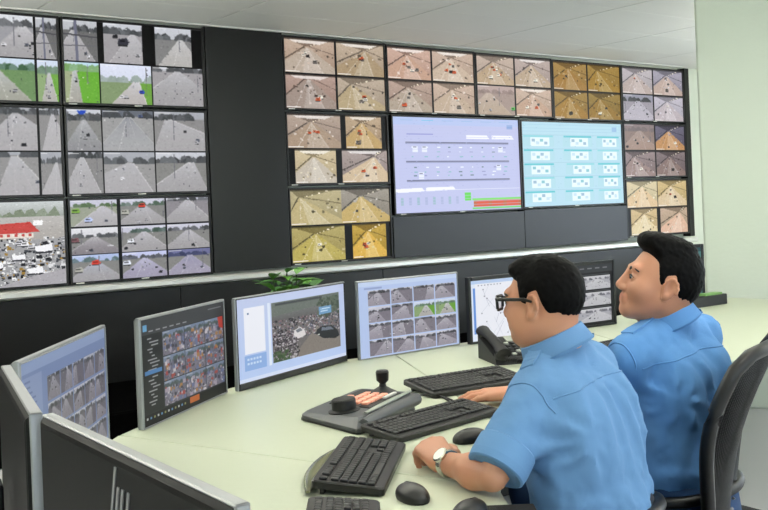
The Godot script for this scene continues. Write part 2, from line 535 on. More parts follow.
func tunnel(w: int, h: int, wall_: Color, road: Color, o := {}) -> Image: # inside of a road tunnel
	var vx: float = w * o.get("vx", 0.45)
	var vy: float = h * o.get("vy", 0.22)
	var img := canvas(w, h, wall_)
	vgrad(img, 0, h, wall_.lightened(0.12), wall_.darkened(0.12))
	poly(img, [Vector2(0, 0), Vector2(w, 0), Vector2(vx + 6, vy), Vector2(vx - 6, vy)], wall_.darkened(0.28))
	var bl: float = -w * 0.3
	var br: float = w * 1.15
	poly(img, [Vector2(vx - 5, vy + 3), Vector2(vx + 5, vy + 3), Vector2(br, h), Vector2(bl, h)], road)
	poly(img, [Vector2(vx - 1, vy + 3), Vector2(vx + 2, vy + 3), Vector2(w * 0.78, h), Vector2(w * 0.35, h)], road.lightened(0.18))
	for k in 3:
		stroke(img, Vector2(vx, vy + 3), Vector2(lerp(bl, br, 0.33 + 0.2 * k), h), 1.5, road.lightened(0.4))
	stroke(img, Vector2(vx - 6, vy), Vector2(0, h * 0.62), 3, wall_.darkened(0.5))
	stroke(img, Vector2(vx + 6, vy), Vector2(w, h * 0.42), 2, wall_.darkened(0.35))
	for k in 5: # row of lamps
		var t := pow((k + 1) / 6.0, 1.6)
		rect(img, lerp(vx, w * 0.85, t), lerp(vy, -2.0, t), 2 + 7 * t, 1 + 3 * t, Color(1, 0.96, 0.86))
	for i in o.get("cars", 3):
		var t := rng.randf_range(0.15, 0.8)
		vehicle(img, Vector2(lerp(vx, w * rng.randf_range(0.2, 0.85), t), lerp(vy + 4, float(h), t)), h * (0.03 + 0.09 * t), [Color(0.95, 0.93, 0.88), Color(0.2, 0.18, 0.17), Color(0.8, 0.35, 0.2), Color(0.45, 0.42, 0.4)][rng.randi() % 4])
	if o.get("glow", false):
		poly(img, [Vector2(w * 0.05, 0), Vector2(w * 0.95, 0), Vector2(w * 0.7, h * 0.14), Vector2(w * 0.2, h * 0.12)], wall_.lightened(0.6))
	specks(img, 16, Rect2(w * 0.1, h * 0.25, w * 0.85, h * 0.6), [wall_.lightened(0.5), wall_.darkened(0.55), wall_.lightened(0.3), wall_.darkened(0.35)], 2, 6)
	rect(img, 0, 0, w, 3, wall_.darkened(0.6))
	mottle(img, w * h / 10, 0.06)
	soften(img)
	rect(img, 2, h - 4, w * 0.28, 2, Color(0.93, 0.92, 0.9))
	return img
func jam(w: int, h: int) -> Image: # crowded junction with trucks and a red roof
	var img := canvas(w, h, Color(0.62, 0.62, 0.63))
	vgrad(img, 0, int(h * 0.2), Color(0.78, 0.8, 0.8), Color(0.6, 0.62, 0.6))
	for i in 14: poly(img, [Vector2(i * w / 14.0 - 14, h * 0.2), Vector2(i * w / 14.0 - 8, h * rng.randf_range(0.1, 0.15)), Vector2(i * w / 14.0 + 5, h * rng.randf_range(0.05, 0.12)), Vector2(i * w / 14.0 + 18, h * 0.2)], Color(0.42, 0.47, 0.38).lightened(rng.randf() * 0.25))
	vgrad(img, int(h * 0.18), int(h * 0.45), Color(0.72, 0.71, 0.7), Color(0.66, 0.64, 0.62))
	specks(img, 900, Rect2(0, h * 0.42, w, h * 0.58), [Color(0.12, 0.12, 0.13), Color(0.93, 0.93, 0.93), Color(0.86, 0.86, 0.87), Color(0.25, 0.26, 0.28), Color(0.6, 0.48, 0.22), Color(0.5, 0.5, 0.52)], 2, 6)
	for i in 60:
		var p := Vector2(rng.randf() * w, h * rng.randf_range(0.45, 0.98))
		vehicle(img, p, rng.randf_range(4, 9), [Color(0.93, 0.93, 0.94), Color(0.15, 0.15, 0.17), Color(0.8, 0.8, 0.82)][rng.randi() % 3])
	poly(img, [Vector2(w * 0.4, h * 0.27), Vector2(w * 0.78, h * 0.24), Vector2(w * 0.84, h * 0.36), Vector2(w * 0.4, h * 0.39)], Color(0.76, 0.26, 0.24))
	rect(img, w * 0.4, h * 0.37, w * 0.4, h * 0.055, Color(0.88, 0.84, 0.8))
	for i in 9: rect(img, w * (0.41 + i * 0.045), h * 0.38, w * 0.02, h * 0.035, Color(0.72, 0.3, 0.28))
	rect(img, w * 0.8, h * 0.22, w * 0.06, h * 0.06, Color(0.95, 0.95, 0.95))
	for v in [[0.86, 0.57, 0.055], [0.8, 0.83, 0.05], [0.95, 0.88, 0.05], [0.7, 0.66, 0.04], [0.55, 0.75, 0.05], [0.3, 0.7, 0.05]]:
		var p := Vector2(v[0] * w, v[1] * h)
		var s: float = v[2] * w
		poly(img, [p + Vector2(-s, -s * 0.35), p + Vector2(s, -s * 0.6), p + Vector2(s * 1.1, s * 0.2), p + Vector2(-s * 0.9, s * 0.45)], Color(0.94, 0.94, 0.95))
		rect(img, p.x - s, p.y + s * 0.3, s * 2.0, s * 0.2, Color(0.2, 0.2, 0.22))
	poly(img, [Vector2(w * 0.55, h), Vector2(w * 0.75, h * 0.9), Vector2(w, h * 0.82), Vector2(w, h)], Color(0.66, 0.65, 0.67))
	mottle(img, w * h / 16, 0.08)
	return img
func compose(w: int, h: int, bg: Color, tiles: Array) -> Image: # tiles: [x, y, w, h (fractions), image]
	var img := canvas(w, h, bg)
	for t in tiles:
		var s: Image = t[4]
		var tw := int(round(t[2] * w))
		var th := int(round(t[3] * h))
		if s.get_width() != tw or s.get_height() != th: s.resize(max(1, tw), max(1, th), Image.INTERPOLATE_BILINEAR)
		img.blit_rect(s, Rect2i(0, 0, tw, th), Vector2i(int(round(t[0] * w)), int(round(t[1] * h))))
	return img
func scada(w: int, h: int) -> Image: # tunnel equipment diagram on lilac
	var bg := Color(0.755, 0.775, 0.915)
	var img := canvas(w, h, bg)
	var line := Color(0.36, 0.37, 0.46)
	var pale := Color(0.66, 0.69, 0.86)
	rect(img, 0, 0, w, h * 0.08, Color(0.72, 0.78, 0.93))
	for k in 6: rect(img, w * (0.06 + k * 0.155), h * 0.03, w * 0.09, 2, Color(0.55, 0.72, 0.88) if k != 1 else Color(0.25, 0.78, 0.9))
	rect(img, w * 0.9, h * 0.06, w * 0.05, h * 0.05, Color(0.55, 0.66, 0.85))
	rect(img, w * 0.1, h * 0.17, w * 0.2, 3, Color(0.6, 0.62, 0.85))
	for x in [0.56, 0.77]: poly(img, [Vector2(w * x, h * 0.18), Vector2(w * (x + 0.17), h * 0.18), Vector2(w * (x + 0.19), h * 0.22), Vector2(w * x, h * 0.22)], Color(0.95, 0.96, 1))
	for y in [0.26, 0.46, 0.66]:
		rect(img, w * 0.09, h * y, w * 0.82, 4, line)
		rect(img, w * 0.09, h * (y + 0.02), w * 0.82, 1, pale)
	for y in [0.31, 0.36, 0.41, 0.52, 0.57, 0.61]:
		for k in 9:
			var x := w * (0.13 + k * 0.09 + rng.randf() * 0.02)
			rect(img, x, h * y, rng.randf_range(4, 12), 3, [Color(0.93, 0.95, 1), Color(0.42, 0.52, 0.58), Color(0.56, 0.74, 0.8), Color(0.6, 0.62, 0.8)][rng.randi() % 4])
	for p in [[0.14, 0.3], [0.21, 0.3], [0.82, 0.3], [0.18, 0.58], [0.8, 0.5]]:
		rect(img, w * p[0], h * p[1], w * 0.04, h * 0.07, Color(0.9, 0.92, 0.98)); rect(img, w * p[0] + 2, h * p[1] + 2, w * 0.025, 2, Color(0.4, 0.42, 0.55))
	poly(img, [Vector2(0, h * 0.75), Vector2(w * 0.2, h * 0.74), Vector2(w * 0.22, h * 0.78), Vector2(0, h * 0.79)], Color(0.95, 0.96, 1))
	poly(img, [Vector2(w * 0.23, h * 0.74), Vector2(w * 0.44, h * 0.73), Vector2(w * 0.46, h * 0.77), Vector2(w * 0.23, h * 0.78)], Color(0.95, 0.96, 1))
	for k in 8: rect(img, w * (0.04 + 0.06 * k), h * 0.84, 8, h * 0.08, Color(0.68, 0.72, 0.86) if k % 2 else Color(0.62, 0.74, 0.8))
	rect(img, w * 0.53, h * 0.80, w * 0.05, h * 0.09, Color(0.42, 0.86, 0.35))
	rect(img, w * 0.59, h * 0.87, w * 0.41, h * 0.02, Color(0.5, 0.88, 0.42))
	for k in 16: rect(img, w * (0.6 + k * 0.025), h * 0.895, w * 0.024, h * 0.065, Color(0.86, 0.36, 0.24) if k % 5 else Color(0.78, 0.42, 0.25))
	rect(img, w * 0.59, h * 0.965, w * 0.41, h * 0.02, Color(0.45, 0.85, 0.4))
	for y in range(0, h, 4): # the fine grid of the diagram
		if y % 8 == 0: rect(img, 0, y, w, 1, img.get_pixel(2, y).darkened(0.01))
	for k in 120: rect(img, rng.randf() * w, rng.randf() * h * 0.85, rng.randf_range(2, 7), 1, pale)
	return img
func scada_list(w: int, h: int) -> Image: # pale teal status tables
	var img := canvas(w, h, Color(0.72, 0.86, 0.92))
	for k in 3: rect(img, 0, h * (0.03 + k * 0.04), w, 1, Color(0.62, 0.8, 0.88))
	rect(img, w * 0.9, h * 0.04, w * 0.05, h * 0.06, Color(0.6, 0.75, 0.88))
	for r in 5:
		for c in 3:
			var x: float = w * ([0.015, 0.40, 0.74][c] + (0.02 if (r == 2 and c == 1) else 0.0))
			var y := h * (0.16 + 0.165 * r)
			var wd: float = w * (0.30 if c < 2 else 0.25)
			rect(img, x - 4, y, wd, h * 0.135, Color(0.70, 0.855, 0.905))
			rect(img, x, y, wd * 0.93, 5, Color(0.40, 0.78, 0.82) if (r + c) % 3 else Color(0.56, 0.83, 0.87))
			rect(img, x + wd * 0.22, y + h * 0.025, wd * 0.6, h * 0.105, Color(0.90, 0.96, 0.98))
			for k in 4: rect(img, x + wd * (0.26 + 0.13 * k), y + h * (0.04 + 0.035 * (k % 2)), wd * 0.1, h * 0.035, [Color(0.62, 0.74, 0.82), Color(0.78, 0.88, 0.93), Color(0.55, 0.78, 0.82)][(k + r) % 3])
		rect(img, 0, h * (0.15 + 0.165 * r), w, 1, Color(0.6, 0.78, 0.84))
	for k in 90: rect(img, rng.randf() * w, rng.randf() * h, rng.randf_range(2, 8), 1, Color(0.6, 0.78, 0.85))
	return img
func grey_street(w: int, h: int) -> Image:
	return street(w, h, {"sky": Color(0.66, 0.67, 0.7), "road": Color(0.64, 0.63, 0.64).lightened(rng.randf() * 0.15), "side": Color(0.6, 0.595, 0.595).darkened(rng.randf() * 0.25), "vx": rng.randf_range(0.15, 0.85), "hz": rng.randf_range(0.08, 0.28), "lean": rng.randf_range(-0.7, 0.7), "spread": rng.randf_range(0.8, 1.7), "cars": rng.randi_range(0, 4), "people": rng.randi_range(0, 8), "poles": rng.randi_range(0, 2)})
func green_street(w: int, h: int) -> Image:
	return street(w, h, {"sky": Color(0.82, 0.86, 0.93), "road": Color(0.68, 0.67, 0.65), "side": Color(0.55, 0.65, 0.46), "right": Color(0.43, 0.64, 0.26), "trees": Color(0.36, 0.47, 0.36), "vx": rng.randf_range(0.45, 0.6), "hz": 0.3, "spread": 0.6, "cars": 4, "people": 3})
func feed_grid(w: int, h: int, cols: int, rows: int, make: Array, gap := 0.012) -> Image:
	var tiles := []
	var k := 0
	for r in rows:
		for c in cols:
			tiles.append([c / float(cols) + (gap if c else 0.0), r / float(rows) + (gap if r else 0.0), 1.0 / cols - gap, 1.0 / rows - gap, make[k % make.size()]])
			k += 1
	return compose(w, h, Color(0.05, 0.05, 0.06), tiles)

# ---------------------------------------------------------------- room
const WALL_Z := -6.88
func display(label: String, x0: float, x1: float, y0: float, y1: float, img: Image, group: String, energy := 0.98) -> void:
	var o := thing("wall_display", label, "display", Vector3((x0 + x1) * 0.5, (y0 + y1) * 0.5, WALL_Z - 0.05), Basis.IDENTITY, group)
	var w := x1 - x0 - 0.006
	var h := y1 - y0 - 0.006
	var b := 0.017
	var f := MB.new()
	f.box(Vector3(0, 0, 0.0), Vector3(w, h, 0.07))
	for s in [-1.0, 1.0]:
		f.box(Vector3(s * (w - b) * 0.5, 0, 0.041), Vector3(b, h, 0.018), Basis.IDENTITY, 0.003)
		f.box(Vector3(0, s * (h - b) * 0.5, 0.041), Vector3(w - 2 * b, b, 0.018), Basis.IDENTITY, 0.003)
	put(f.mesh(), "frame", M.bezel, o)
	var q := MB.new()
	var hw := w * 0.5 - b
	var hh := h * 0.5 - b
	q.uv_quad(Vector3(-hw, -hh, 0.0365), Vector3(hw, -hh, 0.0365), Vector3(hw, hh, 0.0365), Vector3(-hw, hh, 0.0365), Vector3.BACK)
	put(q.mesh(), "screen", screen_mat(img, energy * 1.08), o)
	for x in [-w * 0.44, 0.0]: put(one_box(Vector3(x, -(h - b) * 0.5, 0.0505), Vector3(0.06, 0.009, 0.002), 0.0005), "badge", M.label_white, o)

func build_room() -> void:
	struct(one_box(Vector3(4, -0.05, -2), Vector3(13.6, 0.1, 10.6)), "floor", M.floor)
	var back := struct(one_box(Vector3(4, 1.45, -7.08), Vector3(13.6, 2.9, 0.2)), "wall_back", M.wall)
	struct(one_box(Vector3(-2.6, 1.45, -2), Vector3(0.2, 2.9, 10.6)), "wall_left", M.wall)
	windowed("wall_right", Vector3(10.6, 0, -2), Basis(Vector3.UP, PI / 2), 10.6, [-3.0, -0.3, 2.3], 2.4)
	windowed("wall_front", Vector3(4, 0, 3.2), Basis.IDENTITY, 13.6, [-4.4, -1.2, 2.0], 2.2)  # unseen windows behind the camera, added for more light on the room
	# black glossy cladding between, under and beside the screens, each board its own piece
	for r in [[-2.49, 1.25, 0.93, 2.83], [3.492, 4.178, 0.935, 2.835], [5.236, 6.838, 0.94, 1.303], [6.842, 8.366, 0.94, 1.313], [9.448, 9.53, 0.93, 2.83]]:
		struct(one_box(Vector3((r[0] + r[1]) * 0.5, (r[2] + r[3]) * 0.5, WALL_Z - 0.045), Vector3(r[1] - r[0], r[3] - r[2], 0.1), 0.003), "panel", M.black_gloss, back)
	var xs := [-2.49, -0.6, 1.3, 3.2, 5.1, 6.84, 8.6, 9.492]
	for i in xs.size() - 1:
		struct(one_box(Vector3((xs[i] + xs[i + 1]) * 0.5, 0.43, WALL_Z - 0.045), Vector3(xs[i + 1] - xs[i] - 0.006, 0.845, 0.1), 0.003), "panel", M.black_gloss, back)
	var plinth := struct(one_box(Vector3(3.5, 0.11, -6.28), Vector3(11.98, 0.208, 1.1), 0.01), "trim_2", M.matte_black)
	plinth.set_meta("kind", "structure")
	# polished ledge under the screens
	var t := MB.new()
	t.box(Vector3(3.5, 0.893, WALL_Z + 0.03), Vector3(11.98, 0.052, 0.10), Basis.IDENTITY, 0.012)
	struct(t.mesh(), "trim_1", M.chrome)
	struct(one_box(Vector3(3.5, 2.842, WALL_Z + 0.002), Vector3(11.98, 0.012, 0.03)), "trim_3", M.label_white)
	# ceiling: slab and the metal panels that hang below it
	var c := struct(one_box(Vector3(4, 2.98, -2), Vector3(13.6, 0.16, 10.6)), "ceiling", M.joint)
	var pw := 1.283
	var pd := 0.655
	for i in range(-5, 7):
		for j in range(0, 15):
			var x0 := 3.5 + pw * i
			var z1 := -5.02 + pd * 3 - pd * (j - 0) + 0.0
			z1 = -6.33 + pd * j
			var z0 := z1 - pd
			var x1: float = min(x0 + pw, 10.49)
			x0 = max(x0, -2.49)
			z0 = max(z0, -6.97)
			if x1 - x0 < 0.05: continue
			struct(one_box(Vector3((x0 + x1) * 0.5, 2.875, (z0 + z1) * 0.5), Vector3(x1 - x0 - 0.012, 0.05, z1 - z0 - 0.003), 0.003), "panel", M.ceiling, c)
	# square column on the right
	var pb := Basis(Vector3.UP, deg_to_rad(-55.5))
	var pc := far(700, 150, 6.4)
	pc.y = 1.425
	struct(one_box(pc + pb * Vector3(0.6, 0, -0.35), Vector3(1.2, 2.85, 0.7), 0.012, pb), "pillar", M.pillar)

var window_count := 0
func windowed(called: String, at: Vector3, bs: Basis, length: float, centres: Array, w: float) -> void: # a wall with glazed openings
	var lo := 0.55
	var hi := 2.5
	var m := MB.new()
	m.box(at + bs * Vector3(0, lo * 0.5, 0), Vector3(length, lo, 0.2), bs)
	m.box(at + bs * Vector3(0, (hi + 2.9) * 0.5, 0), Vector3(length, 2.9 - hi, 0.2), bs)
	var x := -length * 0.5
	for c in centres + [length * 0.5 + w * 0.5]:
		var e: float = c - w * 0.5
		if e > x: m.box(at + bs * Vector3((x + e) * 0.5, (lo + hi) * 0.5, 0), Vector3(e - x, hi - lo, 0.2), bs)
		x = c + w * 0.5
	struct(m.mesh(), called, M.wall)
	for c in centres:
		window_count += 1
		var o := Node3D.new()
		o.name = "window_%d" % window_count
		o.set_meta("kind", "structure")
		add_child(o)
		o.transform = Transform3D(bs, at + bs * Vector3(c, (lo + hi) * 0.5, 0))
		var f := MB.new()
		for s in [-1.0, 1.0]:
			f.box(Vector3(s * (w * 0.5 - 0.02), 0, 0), Vector3(0.04, hi - lo, 0.06))
			f.box(Vector3(0, s * ((hi - lo) * 0.5 - 0.02), 0), Vector3(w - 0.08, 0.04, 0.06))
		f.box(Vector3.ZERO, Vector3(0.04, hi - lo - 0.08, 0.05))
		put(f.mesh(), "frame", M.label_white, o)
		for s in [-1.0, 1.0]:
			var q := MB.new()
			var a := 0.02 if s > 0 else -w * 0.5 + 0.04
			var b := w * 0.5 - 0.04 if s > 0 else -0.02
			var h := (hi - lo) * 0.5 - 0.04
			q.flat([Vector3(a, -h, 0), Vector3(b, -h, 0), Vector3(b, h, 0), Vector3(a, h, 0)], Vector3.BACK)
			put(q.mesh(), "pane", M.pane, o)

func build_lights() -> void:  # pendants are added out of view, mostly to brighten the ceiling
	var says := ["over the far left corner of the wall", "over the left end of the aisle", "over the left half of the console", "over the middle of the console", "over the operators", "over the pillar", "in the far right corner", "in the back row, leftmost", "in the back row, second from the left", "in the back row, middle", "in the back row, rightmost", "in the rearmost row, left", "in the rearmost row, centre", "in the rearmost row, right"]
	var k := 0
	for p in [Vector3(-0.9, 2.2, -5.4), Vector3(0.3, 2.2, -5.5), Vector3(1.1, 2.5, -4.5), Vector3(2.3, 2.5, -3.7), Vector3(3.7, 2.5, -2.9), Vector3(8.3, 2.3, -4.0), Vector3(9.6, 2.3, -4.3), Vector3(-0.6, 2.5, -1.2), Vector3(2.2, 2.5, -0.8), Vector3(5.2, 2.5, -1.0), Vector3(8.2, 2.5, -1.2), Vector3(0.2, 2.5, 1.5), Vector3(4.0, 2.5, 1.5), Vector3(7.8, 2.5, 1.5)]:
		var o := thing("added_pendant", "added flat white pendant light " + says[k], "pendant light", p)
		k += 1
		var fr := MB.new()
		for s in [-1.0, 1.0]:
			fr.box(Vector3(s * 0.585, 0, 0), Vector3(0.03, 0.05, 0.33), Basis.IDENTITY, 0.004)
			fr.box(Vector3(0, 0, s * 0.15), Vector3(1.14, 0.05, 0.03), Basis.IDENTITY, 0.004)
		put(fr.mesh(), "frame", M.label_white, o)
		put(one_box(Vector3.ZERO, Vector3(1.139, 0.03, 0.269)), "diffuser", M.lamp, o)
		for s in [-0.45, 0.45]: put(one_box(Vector3(s, (2.85 - p.y) * 0.5 + 0.012, 0), Vector3(0.006, 2.85 - p.y - 0.02, 0.006)), "hanger", M.silver, o)
		for up in [false, true]:
			var l := AreaLight3D.new()
			l.name = "light_up" if up else "light_down"
			l.area_size = Vector2(1.12, 0.26)
			l.rotation_degrees = Vector3(90 if up else -90, 0, 0)
			l.position = Vector3(0, 0.017 if up else -0.017, 0)
			l.light_energy = LAMP * ((10.0 if k in [1, 2, 6, 7] else 6.0) if up else 1.0)
			l.light_color = Color(1.0, 0.985, 0.95)
			l.shadow_enabled = true
			l.area_range = 14.0
			o.add_child(l)
const LAMP := 0.55

func build_wall_displays() -> void:
	var T := 96
	var g := "screens of the video wall"
	var gs := func(): return grey_street(110, 76)
	# two columns of screens left of the black strip
	var a := street(110, 76, {"sky": Color(0.75, 0.76, 0.78), "cars": 3, "vx": 0.3, "side": Color(0.42, 0.42, 0.42)})
	stroke(a, Vector2(40, 0), Vector2(44, 76), 9, Color(0.42, 0.43, 0.5)); stroke(a, Vector2(0, 26), Vector2(110, 30), 3, Color(0.3, 0.3, 0.32)); stroke(a, Vector2(0, 48), Vector2(110, 46), 2, Color(0.4, 0.4, 0.42))
	var gl := street(110, 76, {"sky": Color(0.8, 0.86, 0.92), "side": Color(0.42, 0.56, 0.34), "right": Color(0.42, 0.55, 0.36), "road": Color(0.62, 0.62, 0.58), "trees": Color(0.2, 0.34, 0.22), "vx": 0.3, "cars": 4, "people": 3})
	display("wide wall screen of grey street feeds and a green highway, at the ceiling, leftmost", 1.257, 2.370, 2.192, 2.82, compose(320, 180, Color(0.04, 0.04, 0.045), [[0.1, 0, 0.38, 0.49, gs.call()], [0.49, 0, 0.36, 0.49, street(110, 76, {"vx": 0.8, "side": Color(0.6, 0.6, 0.62), "sky": Color(0.85, 0.86, 0.88)})], [0.865, 0, 0.135, 0.49, a.duplicate()], [0.1, 0.505, 0.38, 0.49, gs.call()], [0.49, 0.505, 0.36, 0.49, gl], [0.865, 0.505, 0.135, 0.49, green_street(60, 76)]]), g)
	display("wall screen with bright green grass, at the ceiling left of the black strip", 2.374, 3.487, 2.192, 2.82, compose(320, 180, Color(0.02, 0.02, 0.022), [[0, 0, 0.232, 0.49, a], [0.275, 0, 0.275, 0.49, street(90, 80, {"vx": 0.75, "side": Color(0.62, 0.61, 0.62), "road": Color(0.66, 0.65, 0.66), "cars": 1, "blobs": [[0.5, 0.5, 0.16, Color(0.2, 0.2, 0.24)], [0.3, 0.35, 0.08, Color(0.15, 0.15, 0.17)]]})], [0.645, 0, 0.275, 0.49, street(90, 80, {"vx": 0.7, "road": Color(0.7, 0.69, 0.68), "side": Color(0.5, 0.5, 0.5), "hz": 0.3, "cars": 0, "people": 4})], [0, 0.505, 0.235, 0.49, street(76, 80, {"sky": Color(0.75, 0.86, 0.92), "road": Color(0.64, 0.63, 0.6), "side": Color(0.62, 0.66, 0.52), "right": Color(0.40, 0.66, 0.20), "trees": Color(0.46, 0.62, 0.38), "vx": 0.3, "spread": 0.3, "hz": 0.2, "cars": 3})], [0.243, 0.505, 0.362, 0.49, street(116, 80, {"sky": Color(0.86, 0.88, 0.95), "hz": 0.42, "side": Color(0.5, 0.58, 0.42), "right": Color(0.42, 0.62, 0.25), "road": Color(0.7, 0.68, 0.67), "trees": Color(0.52, 0.58, 0.54), "vx": 0.7, "spread": 0.55, "lean": -0.15, "cars": 3, "people": 0, "blobs": [[0.8, 0.7, 0.08, Color(0.2, 0.3, 0.75)]]})], [0.615, 0.505, 0.38, 0.49, street(116, 80, {"road": Color(0.62, 0.61, 0.62), "side": Color(0.62, 0.61, 0.62), "hz": 0.1, "spread": 1.5, "cars": 0, "people": 40})]]), g)
	display("leftmost wall screen of the middle row, grey street feeds with trees", 1.257, 2.370, 1.545, 2.188, compose(320, 180, Color(0.04, 0.04, 0.045), [[0.1, 0, 0.38, 0.49, gs.call()], [0.49, 0, 0.36, 0.49, gs.call()], [0.865, 0, 0.135, 0.49, gs.call()], [0.1, 0.505, 0.38, 0.49, gs.call()], [0.49, 0.505, 0.36, 0.49, gs.call()], [0.865, 0.505, 0.135, 0.49, gs.call()]]), g)
	display("wall screen of grey roads with a small blue road sign, left of the black strip", 2.374, 3.487, 1.545, 2.188, compose(320, 180, Color(0.04, 0.04, 0.045), [[0, 0, 0.235, 0.49, street(76, 80, {"sign": true, "cars": 2, "road": Color(0.55, 0.55, 0.56)})], [0.243, 0, 0.362, 0.49, street(116, 80, {"cars": 0, "people": 2, "road": Color(0.64, 0.64, 0.65), "side": Color(0.6, 0.6, 0.6), "sky": Color(0.4, 0.42, 0.46), "hz": 0.16, "blobs": [[0.75, 0.15, 0.07, Color(0.3, 0.35, 0.5)]]})], [0.615, 0, 0.38, 0.49, gs.call()], [0, 0.505, 0.235, 0.49, gs.call()], [0.243, 0.505, 0.362, 0.49, gs.call()], [0.615, 0.505, 0.38, 0.49, street(116, 80, {"vx": 0.7, "cars": 1, "lean": -0.3})]]), g)
	display("wall screen filled by one feed of a traffic jam with a red roof", 1.257, 2.370, 0.925, 1.541, jam(320, 180), g)
	var lav := Color(0.8, 0.8, 0.86)
	display("wall screen split into nine small street feeds with a red bus and white trucks", 2.374, 3.487, 0.925, 1.541, feed_grid(324, 189, 3, 3, [street(108, 62, {"sky": lav, "side": Color(0.6, 0.62, 0.56), "road": Color(0.68, 0.67, 0.68), "trees": Color(0.3, 0.4, 0.25), "vx": 0.7, "cars": 1, "blobs": [[0.12, 0.45, 0.16, Color(0.5, 0.68, 0.28)], [0.38, 0.8, 0.15, Color(0.75, 0.8, 0.95)]]}), street(108, 62, {"sky": lav, "cars": 2, "trees": Color(0.3, 0.38, 0.32), "blobs": [[0.48, 0.3, 0.14, Color(0.85, 0.28, 0.22)], [0.1, 0.55, 0.16, Color(0.7, 0.7, 0.66)]]}), street(108, 62, {"sky": lav, "hz": 0.1, "cars": 0, "people": 2, "side": Color(0.55, 0.54, 0.56)}), street(108, 62, {"sky": Color(0.88, 0.88, 0.9), "hz": 0.35, "cars": 3, "road": Color(0.52, 0.5, 0.52), "blobs": [[0.08, 0.5, 0.16, Color(0.5, 0.34, 0.36)]]}), street(108, 62, {"sky": lav, "cars": 3, "trees": Color(0.22, 0.3, 0.26), "blobs": [[0.2, 0.62, 0.14, Color(0.92, 0.93, 0.96)]]}), street(108, 62, {"sky": lav, "cars": 1}), street(108, 62, {"sky": Color(0.7, 0.76, 0.9), "cars": 1, "trees": Color(0.34, 0.42, 0.42), "blobs": [[0.5, 0.35, 0.16, Color(0.86, 0.27, 0.22)], [0.14, 0.6, 0.16, Color(0.72, 0.72, 0.68)]]}), street(108, 62, {"sky": Color(0.78, 0.8, 0.93), "road": Color(0.62, 0.6, 0.68), "cars": 6, "blobs": [[0.1, 0.45, 0.16, Color(0.9, 0.92, 0.98)]]}), street(108, 62, {"sky": Color(0.45, 0.46, 0.62), "road": Color(0.63, 0.61, 0.68), "trees": Color(0.22, 0.24, 0.36), "cars": 3})]), g, 0.95)
	# main wall, five columns
	var X := [4.182, 5.232, 6.282, 7.316, 8.368, 9.445]
	var tan_ := Color(0.76, 0.66, 0.585)
	display("top row wall screen beside the black strip, four tan tunnel feeds", X[0], X[1], 2.21, 2.825, feed_grid(280, 170, 2, 2, [tunnel(140, 85, Color(0.72, 0.62, 0.54), Color(0.72, 0.66, 0.6), {"glow": true, "cars": 4}), tunnel(140, 85, Color(0.72, 0.64, 0.55), Color(0.66, 0.58, 0.46), {"glow": true, "vx": 0.6}), tunnel(140, 85, Color(0.66, 0.55, 0.5), Color(0.62, 0.56, 0.52), {"glow": true, "vy": 0.1}), tunnel(140, 85, Color(0.7, 0.63, 0.55), Color(0.7, 0.63, 0.5), {"vx": 0.3})]), g)
	display("top row wall screen above the lilac diagram, pinkish tunnel feeds with an orange glow", X[1], X[2], 2.21, 2.82, feed_grid(280, 170, 2, 2, [tunnel(140, 85, Color(0.78, 0.64, 0.57), Color(0.76, 0.62, 0.54), {"cars": 5, "glow": true}), tunnel(140, 85, tan_, Color(0.78, 0.7, 0.62), {"cars": 5, "glow": true}), tunnel(140, 85, Color(0.68, 0.58, 0.52), Color(0.68, 0.62, 0.56)), tunnel(140, 85, tan_, Color(0.74, 0.66, 0.58), {"cars": 5})]), g)
	display("top row wall screen, middle of the five, tunnel feeds with traffic and a green light", X[2], X[3], 2.21, 2.815, feed_grid(280, 170, 2, 2, [tunnel(140, 85, Color(0.74, 0.66, 0.6), Color(0.72, 0.63, 0.52), {"cars": 7}), tunnel(140, 85, Color(0.7, 0.63, 0.6), Color(0.72, 0.64, 0.55), {"glow": true}), street(140, 85, {"sky": Color(0.72, 0.64, 0.62), "road": Color(0.7, 0.63, 0.56), "side": Color(0.64, 0.57, 0.54), "trees": Color(0.55, 0.48, 0.46), "vx": 0.3, "cars": 5, "blobs": [[0.95, 0.8, 0.1, Color(0.35, 0.75, 0.35)]]}), tunnel(140, 85, tan_, Color(0.74, 0.62, 0.54), {"glow": true})]), g)
	display("top row wall screen with four golden brown tunnel feeds", X[3], X[4], 2.2, 2.81, feed_grid(280, 170, 2, 2, [tunnel(140, 85, Color(0.66, 0.51, 0.24), Color(0.66, 0.5, 0.25), {"cars": 1}), tunnel(140, 85, Color(0.64, 0.5, 0.2), Color(0.66, 0.52, 0.22), {"vx": 0.3, "cars": 0}), tunnel(140, 85, Color(0.62, 0.48, 0.2), Color(0.66, 0.5, 0.22), {"cars": 1}), tunnel(140, 85, Color(0.58, 0.46, 0.18), Color(0.62, 0.48, 0.2), {"vx": 0.35, "cars": 2})]), g, 0.85)
	display("top row wall screen at the right end, four pale lavender street feeds", X[4], X[5], 2.205, 2.81, feed_grid(280, 170, 2, 2, [tunnel(140, 85, Color(0.72, 0.69, 0.71), Color(0.72, 0.66, 0.64), {"cars": 1}), tunnel(140, 85, Color(0.62, 0.6, 0.66), Color(0.74, 0.66, 0.62), {"cars": 2}), street(140, 85, {"sky": Color(0.6, 0.6, 0.66), "road": Color(0.72, 0.7, 0.74), "side": Color(0.62, 0.6, 0.64), "cars": 7, "people": 40}), tunnel(140, 85, Color(0.74, 0.72, 0.77), Color(0.74, 0.7, 0.72), {"cars": 1})]), g)
